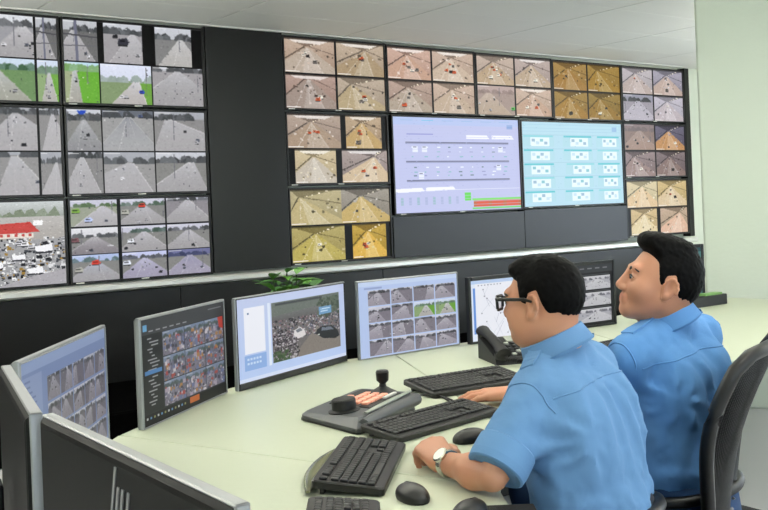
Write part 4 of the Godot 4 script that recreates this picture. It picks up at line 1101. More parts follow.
func controller() -> void: # joystick keyboard of the cameras
	var o := thing("joystick_controller", "dark grey camera controller with lit red buttons, dial and joystick", "controller", Vector3(1.78, 0.74, -2.55))
	var org := o.position
	var L := on_level(299, 418, 0.745) - org
	var F := on_level(359, 434, 0.745) - org
	var R := on_level(417, 408, 0.745) - org
	var B := on_level(360, 392, 0.77) - org
	B.y = L.y
	var bot := [L, F, R, B]
	var mid := (L + F + R + B) * 0.25
	var u := (R - F).normalized()
	var v := (B - R).normalized()
	var base := []
	var low := []
	var top := []
	var Lt := L.lerp(mid, 0.06); Lt.y = 0.022
	var Ft := F.lerp(mid, 0.10) + u * 0.012; Ft.y = 0.042
	var Rt := R.lerp(mid, 0.06); Rt.y = 0.055
	var Bt := B.lerp(mid, 0.06); Bt.y = 0.045
	var round_ := func(q: Array, h: float) -> Array:
		var res := []
		for i in 4:
			var p: Vector3 = q[i]
			var pa: Vector3 = q[(i + 3) % 4]
			var pb: Vector3 = q[(i + 1) % 4]
			for t in [0.0, 0.33, 0.67, 1.0]:
				var s := p + (pa - p).normalized() * 0.03
				var e := p + (pb - p).normalized() * 0.03
				var w := s.lerp(p, t).lerp(p.lerp(e, t), t)
				if h > -1.0: w.y = h
				res.append(w)
		return res
	var m := MB.new()
	m.loft([round_.call(bot, 0.002), round_.call(bot, 0.016), round_.call([Lt, Ft, Rt, Bt], -2.0)])
	put(m.mesh(), "body", M.grey_body, o)
	var bp := MB.new()
	bp.loft([round_.call([L.lerp(mid, -0.015), F.lerp(mid, -0.015), R.lerp(mid, -0.015), B.lerp(mid, -0.015)], 0.001), round_.call([L.lerp(mid, -0.015), F.lerp(mid, -0.015), R.lerp(mid, -0.015), B.lerp(mid, -0.015)], 0.007)])
	put(bp.mesh(), "base_plate", M.keycase, o)
	var n := (Rt - Ft).cross(Bt - Ft).normalized()
	if n.y < 0: n = -n
	var at := func(a: float, b: float) -> Vector3: # a along front->right edge, b towards the back
		return Ft.lerp(Rt, a).lerp(Lt.lerp(Bt, a), b)
	var x: Vector3 = (at.call(0.9, 0.5) - at.call(0.1, 0.5)).normalized()
	var bs := Basis(x, n, x.cross(n))
	# raised dark deck under the buttons
	var dk := MB.new()
	dk.loft([[at.call(0.3, 0.12), at.call(0.92, 0.12), at.call(0.95, 0.9), at.call(0.35, 0.9)], [at.call(0.31, 0.14) + n * 0.004, at.call(0.91, 0.14) + n * 0.004, at.call(0.94, 0.88) + n * 0.004, at.call(0.36, 0.88) + n * 0.004]])
	put(dk.mesh(), "deck", M.dark_plastic, o)
	for r in 4:
		for c in 5:
			if r == 3 and c > 2: continue
			var p: Vector3 = at.call(0.40 + c * 0.082, 0.28 + r * 0.15) + n * 0.008
			put(one_box(p, Vector3(0.022, 0.009, 0.022), 0.002, bs), "button", M.red_key, o)
	for k in 3: put(one_box(at.call(0.68 + k * 0.07, 0.19) + n * 0.007, Vector3(0.025, 0.006, 0.012), 0.001, bs), "button", M.label_white, o)
	var st := MB.new()
	st.tube([at.call(0.12, 0.03) + n * 0.004, at.call(0.3, 0.0) + n * 0.007, at.call(0.65, 0.0) + n * 0.008, at.call(0.97, 0.02) + n * 0.006], [0.006, 0.009, 0.009, 0.006], 10, true, 0.6)
	put(st.mesh(), "wrist_strip", M.grey_light, o)
	var rest := MB.new()
	rest.tube([F.lerp(R, 0.08) + Vector3(0, 0.02, 0), F.lerp(R, 0.5) + Vector3(0, 0.027, 0), F.lerp(R, 0.98) + Vector3(0, 0.03, 0)], [0.018, 0.024, 0.022], 12, true, 0.9)
	put(rest.mesh(), "palm_rest", M.grey_body, o)
	var kn := MB.new()
	var kp: Vector3 = at.call(0.16, 0.42)
	kn.lathe([Vector2(0.048, -0.004), Vector2(0.048, 0.004), Vector2(0.037, 0.008), Vector2(0.036, 0.034), Vector2(0.033, 0.038), Vector2(0.001, 0.038)], Transform3D(bs, kp), 28)
	put(kn.mesh(), "dial", M.dark_plastic, o)
	var js := MB.new()
	var jp := on_level(383, 393, 0.79) - org
	js.lathe([Vector2(0.046, -0.014), Vector2(0.044, 0.004), Vector2(0.028, 0.012), Vector2(0.012, 0.022), Vector2(0.009, 0.032)], Transform3D(Basis.IDENTITY, jp), 24)
	put(js.mesh(), "joystick_boot", M.dark_plastic, o)
	var jh := MB.new()
	jh.lathe([Vector2(0.007, 0.02), Vector2(0.009, 0.03), Vector2(0.019, 0.04), Vector2(0.021, 0.066), Vector2(0.018, 0.072), Vector2(0.001, 0.073)], Transform3D(Basis.IDENTITY, jp), 20)
	put(jh.mesh(), "joystick", M.keycase, o)

func telephone() -> void:
	var o := thing("telephone", "black desk telephone with corded handset in front of the map monitor", "telephone", Vector3(2.80, 0.74, -2.90), frame_at(Vector3.ZERO, Vector3(0.91, 0, 0.41)).basis)
	# x right, z towards the caller
	var w := MB.new()
	var side := func(x: float) -> Array:
		return [Vector3(x, 0.0, -0.11), Vector3(x, 0.075, -0.11), Vector3(x, 0.085, -0.085), Vector3(x, 0.028, 0.105), Vector3(x, 0.0, 0.115)]
	w.loft([side.call(-0.12), side.call(0.12)])
	put(w.mesh(), "body", M.dark_plastic, o)
	var sl := Basis(Vector3.RIGHT, atan2(0.057, 0.19))
	var n := sl * Vector3.UP
	put(one_box(Vector3(0.035, 0.079, -0.045) , Vector3(0.12, 0.006, 0.05), 0.001, sl), "display_window", M.grey_light, o)
	for r in 5:
		for c in 6:
			put(one_box(Vector3(-0.035 + c * 0.026, 0.0695 - r * 0.0075 - 0.0022, 0.0 + r * 0.0235 - 0.004), Vector3(0.018, 0.008, 0.014), 0.0015, sl), "button", M.key if (r + c) % 4 else M.grey_light, o)
	var h := MB.new()
	var hp := []
	var hr := []
	for i in 13:
		var t := i / 12.0
		hp.append(Vector3(-0.092, 0.108 - 0.062 * t + 0.012 * sin(t * PI), lerp(-0.125, 0.13, t)))
		hr.append(0.021 + 0.010 * pow(abs(t - 0.5) * 2.0, 3.0))
	h.tube(hp, hr, 12, true, 0.75)
	h.lathe([Vector2(0.02, -0.026), Vector2(0.028, -0.024), Vector2(0.03, 0.0)], Transform3D(Basis(Vector3.RIGHT, 0.25), Vector3(-0.092, 0.098, -0.10)), 16)
	h.lathe([Vector2(0.02, -0.024), Vector2(0.028, -0.022), Vector2(0.03, 0.0)], Transform3D(Basis(Vector3.RIGHT, 0.25), Vector3(-0.092, 0.048, 0.105)), 16)
	put(h.mesh(), "handset", M.dark_plastic, o)
	var cd := MB.new()
	var pts := []
	for i in 120:
		var t := i / 119.0
		var q := Vector3(-0.092 + 0.10 * t, 0.028 - 0.012 * t, 0.145 + 0.03 * sin(t * PI))
		pts.append(q + Vector3(0, cos(i * 0.9), sin(i * 0.9)) * 0.008)
	cd.tube(pts, 0.0026, 5)
	put(cd.mesh(), "cord", M.cable, o)

func plant() -> void:
	var o := thing("potted_plant", "green leafy plant behind the monitor with the crowd picture", "plant", Vector3(2.20, 0, -3.65))
	var p := MB.new()
	p.lathe([Vector2(0.01, 0.0), Vector2(0.10, 0.0), Vector2(0.14, 0.40), Vector2(0.15, 0.42), Vector2(0.135, 0.42), Vector2(0.125, 0.38)], Transform3D.IDENTITY, 24)
	put(p.mesh(), "pot", M.pot, o)
	var s := MB.new()
	s.lathe([Vector2(0.128, 0.385), Vector2(0.001, 0.395)], Transform3D.IDENTITY, 20)
	put(s.mesh(), "soil", M.soil, o)
	var r := RandomNumberGenerator.new()
	r.seed = 11
	for k in 40:
		var a := r.randf() * TAU
		var rad := sqrt(r.randf()) * 0.10
		var tip := Vector3(cos(a) * rad * 1.15, r.randf_range(0.95, 1.125) - rad * 0.3, sin(a) * rad)
		var stem := MB.new()
		var foot := Vector3(cos(a) * 0.05 * r.randf(), 0.385, sin(a) * 0.05 * r.randf())
		stem.tube(spline([foot, foot.lerp(tip, 0.6) + Vector3(0, 0.05, 0), tip], 6), 0.0035, 5)
		put(stem.mesh(), "stem", M.stem, o)
		for j in 3:
			var lf := MB.new()
			var d := Vector3(cos(a + (j - 1) * 1.3 + r.randf() * 0.6), r.randf_range(-0.1, 0.8), sin(a + (j - 1) * 1.3)).normalized()
			var len := r.randf_range(0.08, 0.13)
			var sd := d.cross(Vector3.UP).normalized()
			var up := sd.cross(d)
			var b := tip - Vector3(0, 0.05 * j, 0)
			var prev := []
			for q in 7:
				var t := q / 6.0
				var wd := 0.027 * sin(PI * pow(t, 0.75)) + 0.0005
				var c := b + d * len * t + Vector3(0, -0.035 * t * t, 0)
				var row := [c - sd * wd + up * wd * 0.35, c, c + sd * wd + up * wd * 0.35]
				if q > 0:
					lf.flat([prev[0], prev[1], row[1], row[0]], up)
					lf.flat([prev[1], prev[2], row[2], row[1]], up)
				prev = row
			put(lf.mesh(), "leaf", M.leaf if r.randf() < 0.6 else M.leaf_pale, o)

# ---------------------------------------------------------------- people
func head_prims(h: Transform3D, s: float) -> Array:
	var P := []
	P.append(ell(h, Vector3(0, 0.024, -0.014) * s, Vector3(0.074, 0.092, 0.096) * s, 0.02))
	P.append(ell(h, Vector3(0, -0.026, 0.03) * s, Vector3(0.059, 0.070, 0.062) * s, 0.03))
	for e in [-1.0, 1.0]:
		P.append(cap(h * (Vector3(e * 0.045, -0.052, -0.005) * s), h * (Vector3(e * 0.012, -0.086, 0.064) * s), 0.021 * s, 0.018 * s, 0.03))
		P.append(ell(h, Vector3(e * 0.040, -0.028, 0.055) * s, Vector3(0.026, 0.026, 0.026) * s, 0.025))
	P.append(ell(h, Vector3(0, -0.088, 0.071) * s, Vector3(0.021, 0.016, 0.017) * s, 0.02))
	P.append(cap(h * (Vector3(-0.034, 0.024, 0.078) * s), h * (Vector3(0.034, 0.024, 0.078) * s), 0.014 * s, 0.014 * s, 0.015))
	P.append(cap(h * (Vector3(0, 0.014, 0.088) * s), h * (Vector3(0, -0.026, 0.106) * s), 0.009 * s, 0.0118 * s, 0.012))
	for e in [-1.0, 1.0]:
		P.append(ell(h, Vector3(e * 0.012, -0.033, 0.098) * s, Vector3(0.009, 0.008, 0.011) * s, 0.008))
		P.append(ell(h, Vector3(e * 0.033, 0.004, 0.098) * s, Vector3(0.019, 0.013, 0.018) * s, 0.014, true))
		P.append(ell(h, Vector3(e * 0.032, 0.003, 0.077) * s, Vector3(0.0145, 0.0125, 0.0115) * s, 0.004))
	P.append(cap(h * (Vector3(-0.017, -0.054, 0.088) * s), h * (Vector3(0.017, -0.054, 0.088) * s), 0.0085 * s, 0.0085 * s, 0.008))
	P.append(cap(h * (Vector3(-0.015, -0.0655, 0.086) * s), h * (Vector3(0.015, -0.0655, 0.086) * s), 0.009 * s, 0.009 * s, 0.008))
	P.append(cap(h * (Vector3(-0.022, -0.0598, 0.1) * s), h * (Vector3(0.022, -0.0598, 0.1) * s), 0.0025 * s, 0.0025 * s, 0.004, false, true))
	for e in [-1.0, 1.0]:
		P.append(ell(h, Vector3(e * 0.079, -0.006, -0.012) * s, Vector3(0.0095, 0.030, 0.0185) * s, 0.006, false, Vector3(-0.2, -e * 0.38, e * 0.12)))
		P.append(ell(h, Vector3(e * 0.0885, -0.003, -0.007) * s, Vector3(0.0085, 0.019, 0.0105) * s, 0.006, true, Vector3(-0.2, -e * 0.35, 0)))
		var prev := Vector3.ZERO
		for i in 8:
			var an := deg_to_rad(-20.0 + i * 32.0)
			var zz := cos(an) * 0.0165
			var q := h * (Vector3(e * (0.0845 - zz * 0.42), -0.005 + sin(an) * 0.027, -0.013 + zz) * s)
			if i > 0: P.append(cap(prev, q, 0.0042 * s, 0.0042 * s, 0.003))
			prev = q
		P.append(ell(h, Vector3(e * 0.078, -0.031, -0.004) * s, Vector3(0.007, 0.01, 0.009) * s, 0.008))
	return P
func hand_prims(W: Vector3, d: Vector3, n: Vector3, side: float, bend: Array, elbow: Vector3, r_elbow: float) -> Array:
	d = d.normalized()
	n = (n - d * n.dot(d)).normalized()
	var s := d.cross(n) * side # towards the thumb
	var P := []
	P.append(cap(elbow, elbow.lerp(W, 0.35), r_elbow, r_elbow * 1.04, 0.02))
	P.append(cap(elbow.lerp(W, 0.35), W, r_elbow * 1.06, 0.025, 0.03))
	var off := [0.030, 0.010, -0.011, -0.030]
	var reach := [0.088, 0.092, 0.088, 0.080]
	var lens := [[0.042, 0.026, 0.021], [0.047, 0.030, 0.022], [0.043, 0.028, 0.022], [0.034, 0.021, 0.019]]
	for i in 4:
		var m: Vector3 = W + d * reach[i] + s * off[i] - n * (0.004 if i in [0, 3] else 0.0)
		P.append(cap(W + d * 0.012 + s * off[i] * 0.55, m, 0.019, 0.0125, 0.014))
		var p := m
		var a := 0.0
		for j in 3:
			a += bend[j]
			var q: Vector3 = p + (d * cos(a) - n * sin(a) + s * off[i] * 1.2 * (1.0 if bend[0] < 0.3 else 0.2)).normalized() * lens[i][j]
			P.append(cap(p, q, [0.0100, 0.0090, 0.0080][j], [0.0090, 0.0080, 0.0068][j], 0.004))
			p = q
	var t0 := W + d * 0.022 + s * 0.022 - n * 0.008
	var t1 := t0 + (d * 0.62 + s * 0.62 - n * 0.35).normalized() * 0.042
	var t2 := t1 + (d * 0.9 + s * 0.25 - n * 0.25).normalized() * 0.033
	var t3 := t2 + (d * 0.95 - n * 0.25).normalized() * 0.026
	P.append(cap(t0, t1, 0.017, 0.0125, 0.014)); P.append(cap(t1, t2, 0.0118, 0.0100, 0.005)); P.append(cap(t2, t3, 0.0100, 0.0080, 0.004))
	return P
func box_of(ps: Array, pad := 0.02) -> Array:
	var lo := Vector3.ONE * 1e9
	var hi := -lo
	for q: Prim in ps:
		if q.sub: continue
		if q.t == 0:
			for e in [[q.a, q.ra], [q.b, q.rb]]:
				lo = lo.min(e[0] - Vector3.ONE * e[1]); hi = hi.max(e[0] + Vector3.ONE * e[1])
		else:
			var xf := q.inv.affine_inverse()
			var pts := []
			if q.t == 1: pts = [[Vector3.ZERO, q.r]]
			else: pts = [[q.a, Vector3.ONE * q.ra], [q.b, Vector3.ONE * q.rb]]
			for e in pts:
				for k in 8:
					var v: Vector3 = xf * (e[0] + e[1] * Vector3(1 if k & 1 else -1, 1 if k & 2 else -1, 1 if k & 4 else -1))
					lo = lo.min(v); hi = hi.max(v)
	return [lo - Vector3.ONE * pad, hi + Vector3.ONE * pad]
func mesh_of(ps: Array, c: float, mb: MB, tint = null) -> void:
	var b := box_of(ps)
	net(func(_p): return 0.0, b[0], b[1], c, mb, tint, ps)
func march(f: Callable, p: Vector3, d: Vector3, most := 0.4) -> Vector3:
	var t := 0.0
	for i in 40:
		var v: float = f.call(p + d * t)
		if v < 0.0006 or t > most: break
		t += v * 0.8
	return p + d * t

func person(label: String, S: Dictionary) -> void:
	var o := thing("person", label, "person", Vector3(S.waist.x, 0, S.waist.z))
	var inv0 := -o.position
	var holder := func(mesh: Mesh, called: String, m: Material) -> MeshInstance3D:
		var k := put(mesh, called, m, o)
		k.position = inv0
		return k
	var f: Vector3 = S.face.normalized()          # where the torso faces
	var waist: Vector3 = S.waist
	var N0: Vector3 = S.neck
	var u := (N0 - waist).normalized()
	var l := Vector3.UP.cross(f).normalized()     # his left
	l = (l - u * l.dot(u)).normalized()
	var ft := l.cross(u)
	var H := (N0 - waist).length()
	var T := Transform3D(Basis(l, u, ft), waist)
	var shL: Vector3 = T * Vector3(S.half - S.in_left, H - 0.065 - S.in_left * 0.5, 0.012)
	var shR: Vector3 = T * Vector3(-S.half, H - 0.065, 0.012)
	var hf: Vector3 = S.head_face.normalized()
	var hl := Vector3.UP.cross(Vector3(hf.x, 0, hf.z)).normalized()
	var hu := hf.cross(hl).normalized()
	var h := Transform3D(Basis(hl, hu, hf), S.head)
	var s: float = S.scale
	# body: torso and upper arms coarse, head and hands finer, one mesh
	var mb := MB.new()
	var white := func(_p): return Color(1, 1, 1)
	var core := [slab(T, Vector3(1.42, 1, 1), Vector3(0, -0.06, 0), Vector3(0, H - 0.15, 0), S.rw - 0.02, S.rc - 0.022), cap(shL, shR, 0.042, 0.042, 0.04), cap(N0 - u * 0.03, h * Vector3(0, -0.04, -0.02), 0.058, 0.054, 0.03), cap(shL, S.elL, 0.045, 0.034, 0.03), cap(shR, S.elR, 0.045, 0.034, 0.03)]
	mesh_of(core, 0.013, mb, white)
	var hd := head_prims(h, s)
	hd.append(cap(h * (Vector3(0, -0.035, -0.024) * s), N0 - u * 0.04 + ft * 0.0, S.nape * s, S.nape + 0.006, 0.025))
	hd.append(cap(h * (Vector3(0, -0.075, 0.02) * s), N0 + ft * 0.03 - u * 0.02, 0.03 * s, 0.04, 0.03))
	var tint := func(p):
		var q: Vector3 = (h.affine_inverse() * p) / s
		var m: float = exp(-pow((q.y + 0.060) / 0.010, 2.0) - pow(q.x / 0.02, 2.0)) * (1.0 if q.z > 0.08 else 0.0)
		return Color(1, 1, 1).lerp(Color(0.82, 0.55, 0.55), m * 0.8)
	if S.get("jowl", 0.0) > 0.0:
		for e in [-1.0, 1.0]: hd.append(ell(h, Vector3(e * 0.034, -0.058, 0.030) * s, Vector3(0.034, 0.036, 0.036) * s, 0.03))
		hd.append(ell(h, Vector3(0, -0.088, 0.035) * s, Vector3(0.034, 0.022, 0.034) * s, 0.03))
	mesh_of(hd, 0.0034, mb, tint)
	var hL := hand_prims(S.wrL, S.dirL, S.upL, 1.0, S.bendL, S.elL, 0.033)
	var hR := hand_prims(S.wrR, S.dirR, S.upR, -1.0, S.bendR, S.elR, 0.033)
	mesh_of(hL, 0.0038, mb, white)
	mesh_of(hR, 0.0045, mb, white)
	holder.call(mb.mesh(), "body", M.skin)
	# eyes and brows
	for e in [-1.0, 1.0]:
		var ey := MB.new()
		ey.lathe([Vector2(0.0001, -0.0105), Vector2(0.0065, -0.0085), Vector2(0.0100, -0.003), Vector2(0.0100, 0.003), Vector2(0.0065, 0.0085), Vector2(0.0001, 0.0105)], h * Transform3D(Basis.from_scale(Vector3(1.1, 0.62, 1.0) * s), Vector3(e * 0.032, 0.002, 0.0806) * s), 14)
		var en: MeshInstance3D = holder.call(ey.mesh(), "eye", M.eye_white)
		var ir := MB.new()
		ir.lathe([Vector2(0.0068, -0.002), Vector2(0.0066, 0.0), Vector2(0.004, 0.0016), Vector2(0.0001, 0.0022)], h * Transform3D(Basis(Vector3.RIGHT, PI / 2).scaled(Vector3.ONE * s), Vector3(e * 0.033, 0.002, 0.0893) * s), 14)
		put(ir.mesh(), "iris", M.iris, en)
		var br := MB.new()
		br.tube([h * (Vector3(e * 0.019, 0.022, 0.091) * s), h * (Vector3(e * 0.026, 0.027, 0.091) * s), h * (Vector3(e * 0.043, 0.026, 0.082) * s), h * (Vector3(e * 0.052, 0.020, 0.073) * s)], [0.0036, 0.0052, 0.0046, 0.002], 8, true, 0.8)
		holder.call(br.mesh(), "eyebrow", M.hair_brow)
		var la := MB.new()
		la.tube([h * (Vector3(e * 0.0195, 0.001, 0.0875) * s), h * (Vector3(e * 0.026, 0.0075, 0.0905) * s), h * (Vector3(e * 0.035, 0.0082, 0.0895) * s), h * (Vector3(e * 0.0455, 0.002, 0.0815) * s)], [0.0010, 0.0018, 0.0020, 0.0012], 6)
		put(la.mesh(), "eyelash", M.hair_brow, en)
	# hair
	var nz := FastNoiseLite.new()
	nz.frequency = 1.0; nz.seed = 5
	var hi := h.affine_inverse()
	var grow: float = S.hair_thick
	var skull := [ell(Transform3D.IDENTITY, Vector3(0, 0.024, -0.014), Vector3(0.074, 0.092, 0.096), 0.02)]
	if S.quiff:
		skull.append(ell(Transform3D.IDENTITY, Vector3(0, 0.102, 0.044), Vector3(0.046, 0.021, 0.036), 0.03, false, Vector3(-0.1, 0, 0)))
		skull.append(ell(Transform3D.IDENTITY, Vector3(0, 0.108, 0.0), Vector3(0.05, 0.018, 0.06), 0.03))
	else:
		skull.append(ell(Transform3D.IDENTITY, Vector3(0, 0.086, 0.050), Vector3(0.05, 0.018, 0.034), 0.03, false, Vector3(0.5, 0, 0)))
	var hair := MB.new()
	var hair_f := func(p: Vector3) -> float:
		var q: Vector3 = hi * p / s
		var d := field(skull, q)
		if d > 0.03 or d < -0.02: return (d - 0.008) * s
		# hairline height by how far forward
		var z := q.z
		var line := 0.066
		if z < -0.045: line = lerpf(-0.080, -0.055, clamp((z + 0.11) / 0.065, 0, 1))
		elif z < -0.022: line = lerpf(-0.055, 0.030, (z + 0.045) / 0.023)
		elif z < 0.004: line = lerpf(0.030, 0.022, (z + 0.022) / 0.026)
		elif z < S.temple: line = -0.014
		elif z < S.temple + 0.010: line = lerpf(-0.014, 0.052, (z - S.temple) / 0.010)
		else: line = lerpf(0.052, S.brow_line, clamp((z - S.temple - 0.010) / 0.032, 0, 1))
		var up := q.y - line
		var side_thin: float = lerpf(S.side, 1.0, smoothstep(0.0, 0.075, q.y - 0.01))
		var th: float = grow * side_thin * smoothstep(-0.002, 0.028, up) - 0.006 * smoothstep(0.008, -0.012, up)
		th += nz.get_noise_3d(q.x * 330, q.y * 110, q.z * 110) * 0.0022 * smoothstep(0.0, 0.03, up) + nz.get_noise_3d(q.x * 120, q.y * 60, q.z * 60) * 0.003 * smoothstep(0.0, 0.04, up)
		return (d - th) * s
	var hb := 0.135 * s
	net(hair_f, S.head + Vector3(-hb, -0.1 * s, -hb), S.head + Vector3(hb, 0.165 * s, hb), 0.0042, hair)
	holder.call(hair.mesh(), "hair", M.hair)
	# shirt
	var armL: Vector3 = (S.elL - shL)
	var armR: Vector3 = (S.elR - shR)
	var endL: Vector3 = shL + armL * S.sleeve
	var endR: Vector3 = shR + armR * S.sleeve
	var sp := [slab(T, Vector3(1.42, 1, 1), Vector3(0, S.tuck, 0.0), Vector3(0, H - 0.15, 0.005), S.rw, S.rc)]
	for e in [-1.0, 1.0]:
		sp.append(ell(T, Vector3(e * 0.075, H - 0.17, -0.045), Vector3(0.085, 0.12, 0.075), 0.05))
		sp.append(cap(N0 - u * 0.012, (shL if e > 0 else shR) - u * 0.003, 0.060, 0.056, 0.04))
	sp.append(cap(shL, endL, 0.057, 0.060, 0.03, true))
	sp.append(cap(shR, endR, 0.057, 0.060, 0.03, true))
	var Ti := T.affine_inverse()
	var yoke: float = H - S.yoke
	var pit := Vector2(S.half - 0.03, H - 0.19)
	var seed_off: float = S.fold_seed
	var shirt_f := func(p: Vector3) -> float:
		var d := field(sp, p)
		if abs(d) > 0.035: return d
		var q: Vector3 = Ti * p
		var w := 0.0
		w += nz.get_noise_3d(q.x * 15 + q.y * 6 + seed_off, q.y * 3 - q.x * 2, q.z * 11) * 0.0065
		w += nz.get_noise_3d(q.x * 7 + q.y * 13, q.y * 9 - q.x * 8 + seed_off, q.z * 9) * 0.0050
		if q.z < 0.03:
			var below := yoke - q.y
			if below > 0.0 and abs(q.x) < 0.16:
				var fade: float = smoothstep(0.0, 0.02, below) * exp(-below / 0.24)
				for xi in S.pleats: # x where it starts, slant, depth
					var c: float = q.x - xi.x - below * xi.y
					w += xi.z * 1.7 * fade * (exp(-c * c / 0.00022) - 0.8 * exp(-pow(c - 0.022, 2.0) / 0.0003))
			for e in [-1.0, 1.0]:
				var v := Vector2(q.x * e, q.y) - pit
				var r := v.length()
				w += 0.008 * sin(v.angle() * 8.0 + e + seed_off) * exp(-r / 0.09) * smoothstep(0.02, 0.05, r) * smoothstep(0.07, 0.11, q.x * e)
			# cloth gathers above the waistband
			w += 0.004 * sin(q.x * 42.0 + 6.0 * nz.get_noise_2d(q.x * 9.0, q.y * 6.0) + seed_off) * smoothstep(0.16, 0.0, q.y)
		return d - w
	var shirt := MB.new()
	var bb := box_of(sp, 0.03)
	net(shirt_f, bb[0], bb[1], 0.0085, shirt)
	var shirt_n: MeshInstance3D = holder.call(shirt.mesh(), "shirt", S.cloth)
	# seams laid on the cloth
	var on_shirt := func(mesh: Mesh, called: String, m: Material) -> void: put(mesh, called, m, shirt_n)
	var seam := MB.new()
	var ys := []
	for i in 31:
		var x: float = lerpf(-S.half - 0.01, S.half - S.in_left + 0.03, i / 30.0)
		ys.append(march(shirt_f, T * Vector3(x, yoke + 0.01 * cos(x * 12.0), -0.28), ft))
	seam.tube(ys, 0.0022, 6)
	on_shirt.call(seam.mesh(), "seam", S.cloth)
	for e in [[shL, armL, 1.0], [shR, armR, -1.0]]:
		var ring := []
		var ad: Vector3 = (l * e[2] * 1.0 + e[1].normalized() * 0.25).normalized()
		var a1 := ad.cross(ft).normalized()
		var a2 := ad.cross(a1)
		for i in 33:
			var an := TAU * i / 32.0
			var rd := a1 * cos(an) + a2 * sin(an)
			if rd.dot(u) < -0.55: continue
			ring.append(march(shirt_f, e[0] + ad * 0.04 + rd * 0.16, -rd, 0.15))
		var sm := MB.new()
		sm.tube(ring, 0.0022, 6)
		on_shirt.call(sm.mesh(), "seam", S.cloth)
		# shoulder strap
		var st := MB.new()
		var rings := []
		for i in 9:
			var t := lerpf(0.40, 1.02, i / 8.0)
			var c: Vector3 = N0.lerp(e[0], t)
			var row := []
			for k in [-1.0, 1.0]:
				var g: Vector3 = march(shirt_f, c + ft * k * 0.019 + u * 0.14, -u, 0.2)
				row.append(g)
			rings.append([row[0] + u * 0.001, row[0] + u * 0.0055, row[1] + u * 0.0055, row[1] + u * 0.001])
		st.loft(rings)
		on_shirt.call(st.mesh(), "shoulder_strap", S.cloth)
		# rolled cuff
		var end: Vector3 = e[0] + e[1] * S.sleeve
		var ax: Vector3 = e[1].normalized()
		var cb := Basis(Quaternion(Vector3.UP, ax))
		var cf := MB.new()
		cf.lathe([Vector2(0.058, -0.066), Vector2(0.0625, -0.064), Vector2(0.0665, -0.060), Vector2(0.0675, -0.020), Vector2(0.0655, -0.003), Vector2(0.061, 0.0), Vector2(0.040, -0.004)], Transform3D(cb, end), 32)
		on_shirt.call(cf.mesh(), "cuff", S.cloth)
	# collar, folded over a band
	var cax := (h * (Vector3(0, -0.04, -0.02) * s) - (N0 - u * 0.03)).normalized()
	cax = (cax + ft * 0.34).normalized()
	var cx := l
	var cz := cx.cross(cax).normalized()
	cx = cax.cross(cz)
	var col := MB.new()
	col.lathe([Vector2(0.088, -0.022), Vector2(0.085, -0.028), Vector2(0.074, 0.016), Vector2(0.069, 0.018), Vector2(0.066, 0.010), Vector2(0.070, -0.03)].map(func(q): return q), Transform3D(Basis(cx, cax, cz), N0 + cax * (S.collar_up - 0.004) - ft * 0.006), 36, 1.0, 1.06)
	on_shirt.call(col.mesh(), "collar", S.cloth)
	# trousers, belt and shoes
	var hipL := T * Vector3(0.09, -0.12, 0.02)
	var hipR := T * Vector3(-0.09, -0.12, 0.02)
	var kn: float = S.knee
	var flat_f := Vector3(f.x, 0, f.z).normalized()
	var tp := [slab(T, Vector3(1.4, 1, 1), Vector3(0, -0.15, 0), Vector3(0, -0.045, 0), 0.118, S.rw - 0.002)]
	var feet := []
	for e in [[hipL, 1.0], [hipR, -1.0]]:
		var k: Vector3 = e[0] + flat_f * 0.42 + l * e[1] * 0.06
		k.y = kn
		var an := k - flat_f * 0.03
		an.y = 0.09
		tp.append(cap(e[0], k, 0.085, 0.062, 0.05))
		tp.append(cap(k, an, 0.060, 0.047, 0.02))
		feet.append(an)
	var tr := MB.new()
	mesh_of(tp, 0.014, tr)
	holder.call(tr.mesh(), "trousers", S.trousers)
	var bl := MB.new()
	var bpts := []
	for i in 41:
		var an := TAU * i / 40.0
		bpts.append(T * Vector3(cos(an) * (S.rw + 0.002) * 1.41, -0.03, sin(an) * (S.rw + 0.002)))
	bl.tube(bpts, 0.016, 8, false, 1.0)
	holder.call(bl.mesh(), "belt", M.belt)
	for a in feet:
		var sh := MB.new()
		var fp := [cap(Vector3(a.x, 0.045, a.z) - flat_f * 0.03, Vector3(a.x, 0.04, a.z) + flat_f * 0.14, 0.042, 0.036, 0.02), cap(Vector3(a.x, 0.05, a.z), a, 0.042, 0.045, 0.02), cap(Vector3(a.x, -0.5, a.z) - flat_f * 0.5, Vector3(a.x, -0.5, a.z) + flat_f * 0.5, 0.501, 0.501, 0.002, false, true)]
		net(func(p): return field(fp, p), Vector3(a.x, 0.04, a.z) - Vector3(0.24, 0.06, 0.24), Vector3(a.x, 0.16, a.z) + Vector3(0.24, 0.02, 0.24), 0.01, sh)
		holder.call(sh.mesh(), "shoe", M.shoe)
	if S.get("glasses", false):
		var gl := MB.new()
		for e in [-1.0, 1.0]:
			var rim := []
			for q in [[0.012, 0.012], [0.016, 0.016], [0.056, 0.016], [0.062, 0.010], [0.060, -0.014], [0.054, -0.019], [0.020, -0.019], [0.014, -0.012], [0.012, 0.012]]:
				rim.append(h * (Vector3(e * q[0], q[1] + 0.004, 0.112 - pow(q[0] / 0.062, 2.0) * 0.012) * s))
			gl.tube(rim, 0.0036, 6)
			gl.tube([h * (Vector3(e * 0.060, 0.014, 0.101) * s), h * (Vector3(e * 0.076, 0.014, 0.092) * s), h * (Vector3(e * 0.083, 0.012, 0.01) * s), h * (Vector3(e * 0.086, 0.006, -0.012) * s)], [0.0046, 0.0050, 0.0042, 0.003], 6, true, 1.0)
		gl.tube([h * (Vector3(-0.014, 0.012, 0.112) * s), h * (Vector3(0, 0.015, 0.115) * s), h * (Vector3(0.014, 0.012, 0.112) * s)], 0.0024, 6)
		var gn: MeshInstance3D = holder.call(gl.mesh(), "glasses", M.bezel)
